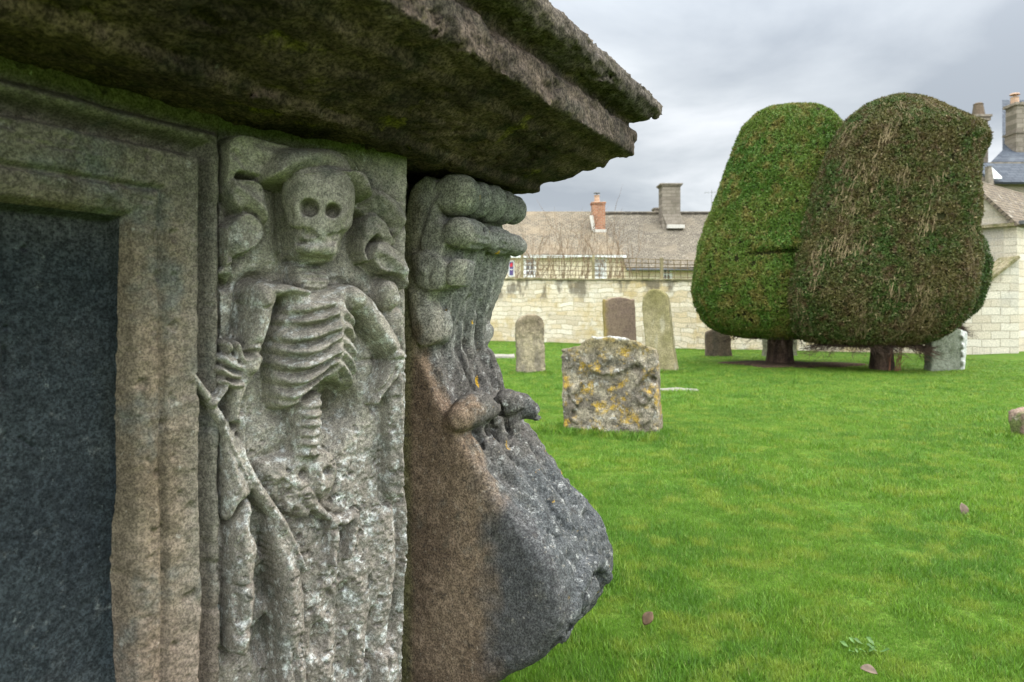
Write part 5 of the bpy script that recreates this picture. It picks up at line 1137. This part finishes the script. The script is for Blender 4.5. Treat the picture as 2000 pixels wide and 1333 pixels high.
y2R = [(183,1797),(187,1815),(199,1841),(221,1875),(238,1905),(253,1931),(273,1938),(295,1933),(321,1922),(404,1920),(465,1919),(520,1916),(578,1907),(617,1887),(643,1865),(660,1840),(676,1790)]
yew('shaggy browned clipped yew with bare grey twigs and flattened right side', 10.7, y2L, y2R, .66, M_y2, 150000, 5, strips=1300, trunk=(1724, .15), flat=2.9, fuzz=.017, brush=110, shift=(-14, -30))
y3L = [(430,1850),(440,1825),(470,1805),(520,1795),(580,1800),(620,1820),(640,1850)]; y3R = [(430,1870),(440,1893),(470,1917),(505,1927),(550,1926),(600,1912),(640,1870)]
yew('dark clipped yew almost hidden behind the shaggy brown one', 13.0, y3L, y3R, .7, M_y3, 16000, 8, trunk=(1862, .15), flat=2.3, fuzz=.02, limb=.4)

# =================================================================== SMALL THINGS ON THE LAWN
M_leaf = plain('dead_leaf', (.095, .058, .032), .7, .2, .4, 30); M_leafp = plain('pale_dead_leaf', (.125, .09, .062), .7, .2, .3, 30)
def deadleaf(x, y, size, rot, tilt, mat, label):
    D = 1.0*F/(y-HZ); D = D*.985; vs = []; fs = []; n = 9
    for i in range(n):
        t = i/(n-1); w_ = .34*math.sin(math.pi*min(1, t*1.02+.02))**.7; zc_ = .16*math.sin(t*2.6)
        for sgn in (-1, -.5, 0, .5, 1): vs.append((size*(t-.5), size*w_*sgn, size*(zc_*.5 + .22*abs(sgn)**1.5*w_*2)))
    fs = [(i*5+k, (i+1)*5+k, (i+1)*5+k+1, i*5+k+1) for i in range(n-1) for k in range(4)]
    me = bpy.data.meshes.new('fallen_leaf'); me.from_pydata(vs, [], fs); me.update(); o = link('fallen_leaf', me, mat)
    m = o.modifiers.new('thickness', 'SOLIDIFY'); m.thickness = .0012
    o.location = (gx(x, D), D, .034); o.rotation_euler = (tilt[0], tilt[1], rot); tag(o, label, 'leaf', 'fallen leaves')
deadleaf(1266, 1220, .048, .6, (.5, -.7), M_leaf, 'curled dark brown leaf in the grass just right of the tomb foot')
deadleaf(1880, 1003, .062, 1.4, (.2, -1.1), M_leafp, 'pinkish brown leaf standing up in the grass, rightmost')
deadleaf(1697, 1325, .042, -.4, (.3, .2), M_leafp, 'tan leaf in the grass at the bottom of the picture')
# pale rosette weed
M_weed = leafmat('weed_leaves', [(.065, .14, .028), (.085, .16, .036), (.10, .17, .045)], 6, .2, .25)
mb = MB(); D = F/(1275-HZ); rg = random.Random(4)
for k in range(13):
    g = rg.uniform(0, 6.28); l = rg.uniform(.015, .034); el_ = rg.uniform(.1, .5); w_ = l*.3; d = Vector((math.cos(g)*math.cos(el_), math.sin(g)*math.cos(el_), math.sin(el_))); s_ = Vector((-math.sin(g), math.cos(g), 0)); p = Vector((gx(1690, D)+rg.uniform(-.05, .05), D+rg.uniform(-.03, .03), .012))
    mb.add([p, p+d*l*.4+s_*w_*.7, p+d*l*.75+s_*w_*.8+Vector((0,0,.004)), p+d*l, p+d*l*.75-s_*w_*.8+Vector((0,0,.004)), p+d*l*.4-s_*w_*.7], [(0,1,2,3,4,5)])
tag(mb.build('weed', M_weed), 'pale grey-green leafy weed in the near grass', 'weed')
# red stems and ivy at the foot of the second yew
mb = MB(); tx, ty = TREES[1]; rg = random.Random(9)
for k in range(9): branch(mb, Vector((tx+rg.uniform(-.02, .2), ty-.2, 0)), Vector((rg.uniform(-.2, .3), -.1, 1)).normalized(), rg.uniform(.25, .5), .007, 1, rg, .4)
tag(mb.build('bramble', plain('red_stems', (.20, .085, .05), .7, .2)), 'thin reddish bramble stems at the foot of the shaggy yew', 'bramble')

# =================================================================== THE GRASS
extra = []
def ring(x, y, rx, n, h0=1.2, h1=2.0, yaw=0., dep=.12):
    t = RNG.uniform(0, 2*np.pi, n); lx = np.clip(1.3*np.cos(t), -1, 1)*(rx+.03); ly = np.clip(1.3*np.sin(t), -1, 1)*dep
    extra.append(np.stack([x + lx*np.cos(yaw) - ly*np.sin(yaw) + RNG.normal(0, .03, n), y + lx*np.sin(yaw) + ly*np.cos(yaw) + RNG.normal(0, .03, n), RNG.uniform(h0*1.25, h1*1.45, n)], 1))
ring(gx(1197, 5.42), 5.42, .40, 420, 1.2, 2.1, R(-22)); ring(gx(1036, 10.3), 10.3, .24, 160, 1.3, 2.2); ring(gx(1292, 10.7), 10.7, .26, 200, 1.4, 2.6, R(-26), .16); ring(gx(1846, 10.75), 10.75, .28, 160); ring(gx(1403, 13.7), 13.7, .28, 120, 1.5, 2.2); ring(gx(2015, 5.15), 5.15, .14, 120); ring(tx, ty, .16, 90, 1.2, 2.0, 0, .18)
for k in range(900):                                   # along the foot of the tomb end
    s_ = S1 + RNG.uniform(.0, .28); q = RNG.uniform(-.1, .5); p = Vector((SN*s_, CS*s_)) + Vector((-CS*(P0-q), SN*(P0-q))); extra.append(np.array([[p.x, p.y, RNG.uniform(.9, 1.5)]]))
pts = np.concatenate([pts] + extra)
pts = pts[RNG.permutation(len(pts))]
z = gheight(pts[:,0], pts[:,1])
me = bpy.data.meshes.new('grass'); me.vertices.add(len(pts)); me.vertices.foreach_set('co', np.stack([pts[:,0], pts[:,1], z], 1).astype(np.float32).ravel())
def attr(nm, typ, arr): a = me.attributes.new(nm, typ, 'POINT'); a.data.foreach_set('vector' if typ == 'FLOAT_VECTOR' else 'value', arr.ravel())
dist_ = np.hypot(pts[:,0], pts[:,1]); hs_ = pts[:,2]*np.interp(dist_, [2, 6, 12, 20], [1, .85, .55, .42]); attr('scl', 'FLOAT_VECTOR', np.stack([pts[:,2]*1.05, pts[:,2]*1.05, hs_], 1).astype(np.float32)); attr('rot', 'FLOAT_VECTOR', np.stack([RNG.normal(0, .06, len(pts)), RNG.normal(0, .06, len(pts)), RNG.uniform(0, 6.283, len(pts))], 1).astype(np.float32)); attr('pick', 'INT', RNG.integers(0, 6, len(pts)).astype(np.int32))
go = bpy.data.objects.new('grass', me); COL.objects.link(go); go['kind'] = 'stuff'; go['label'] = 'short bright green lawn grass between the gravestones'
ng = bpy.data.node_groups.new('grass_on_points', 'GeometryNodeTree'); ng.interface.new_socket('Geometry', in_out='INPUT', socket_type='NodeSocketGeometry'); ng.interface.new_socket('Geometry', in_out='OUTPUT', socket_type='NodeSocketGeometry')
gi, go_ = nd(ng, 'NodeGroupInput'), nd(ng, 'NodeGroupOutput'); ip = nd(ng, 'GeometryNodeInstanceOnPoints'); ci = nd(ng, 'GeometryNodeCollectionInfo'); ci.inputs['Collection'].default_value = tcol; ci.inputs['Separate Children'].default_value = True; ci.inputs['Reset Children'].default_value = True
def named(n_, t_): a = nd(ng, 'GeometryNodeInputNamedAttribute', data_type=t_); a.inputs['Name'].default_value = n_; return a.outputs['Attribute']
ip.inputs['Pick Instance'].default_value = True
ng.links.new(gi.outputs[0], ip.inputs['Points']); ng.links.new(ci.outputs[0], ip.inputs['Instance']); ng.links.new(named('pick', 'INT'), ip.inputs['Instance Index']); ng.links.new(named('rot', 'FLOAT_VECTOR'), ip.inputs['Rotation']); ng.links.new(named('scl', 'FLOAT_VECTOR'), ip.inputs['Scale']); ng.links.new(ip.outputs[0], go_.inputs[0])
go.modifiers.new('blades', 'NODES').node_group = ng
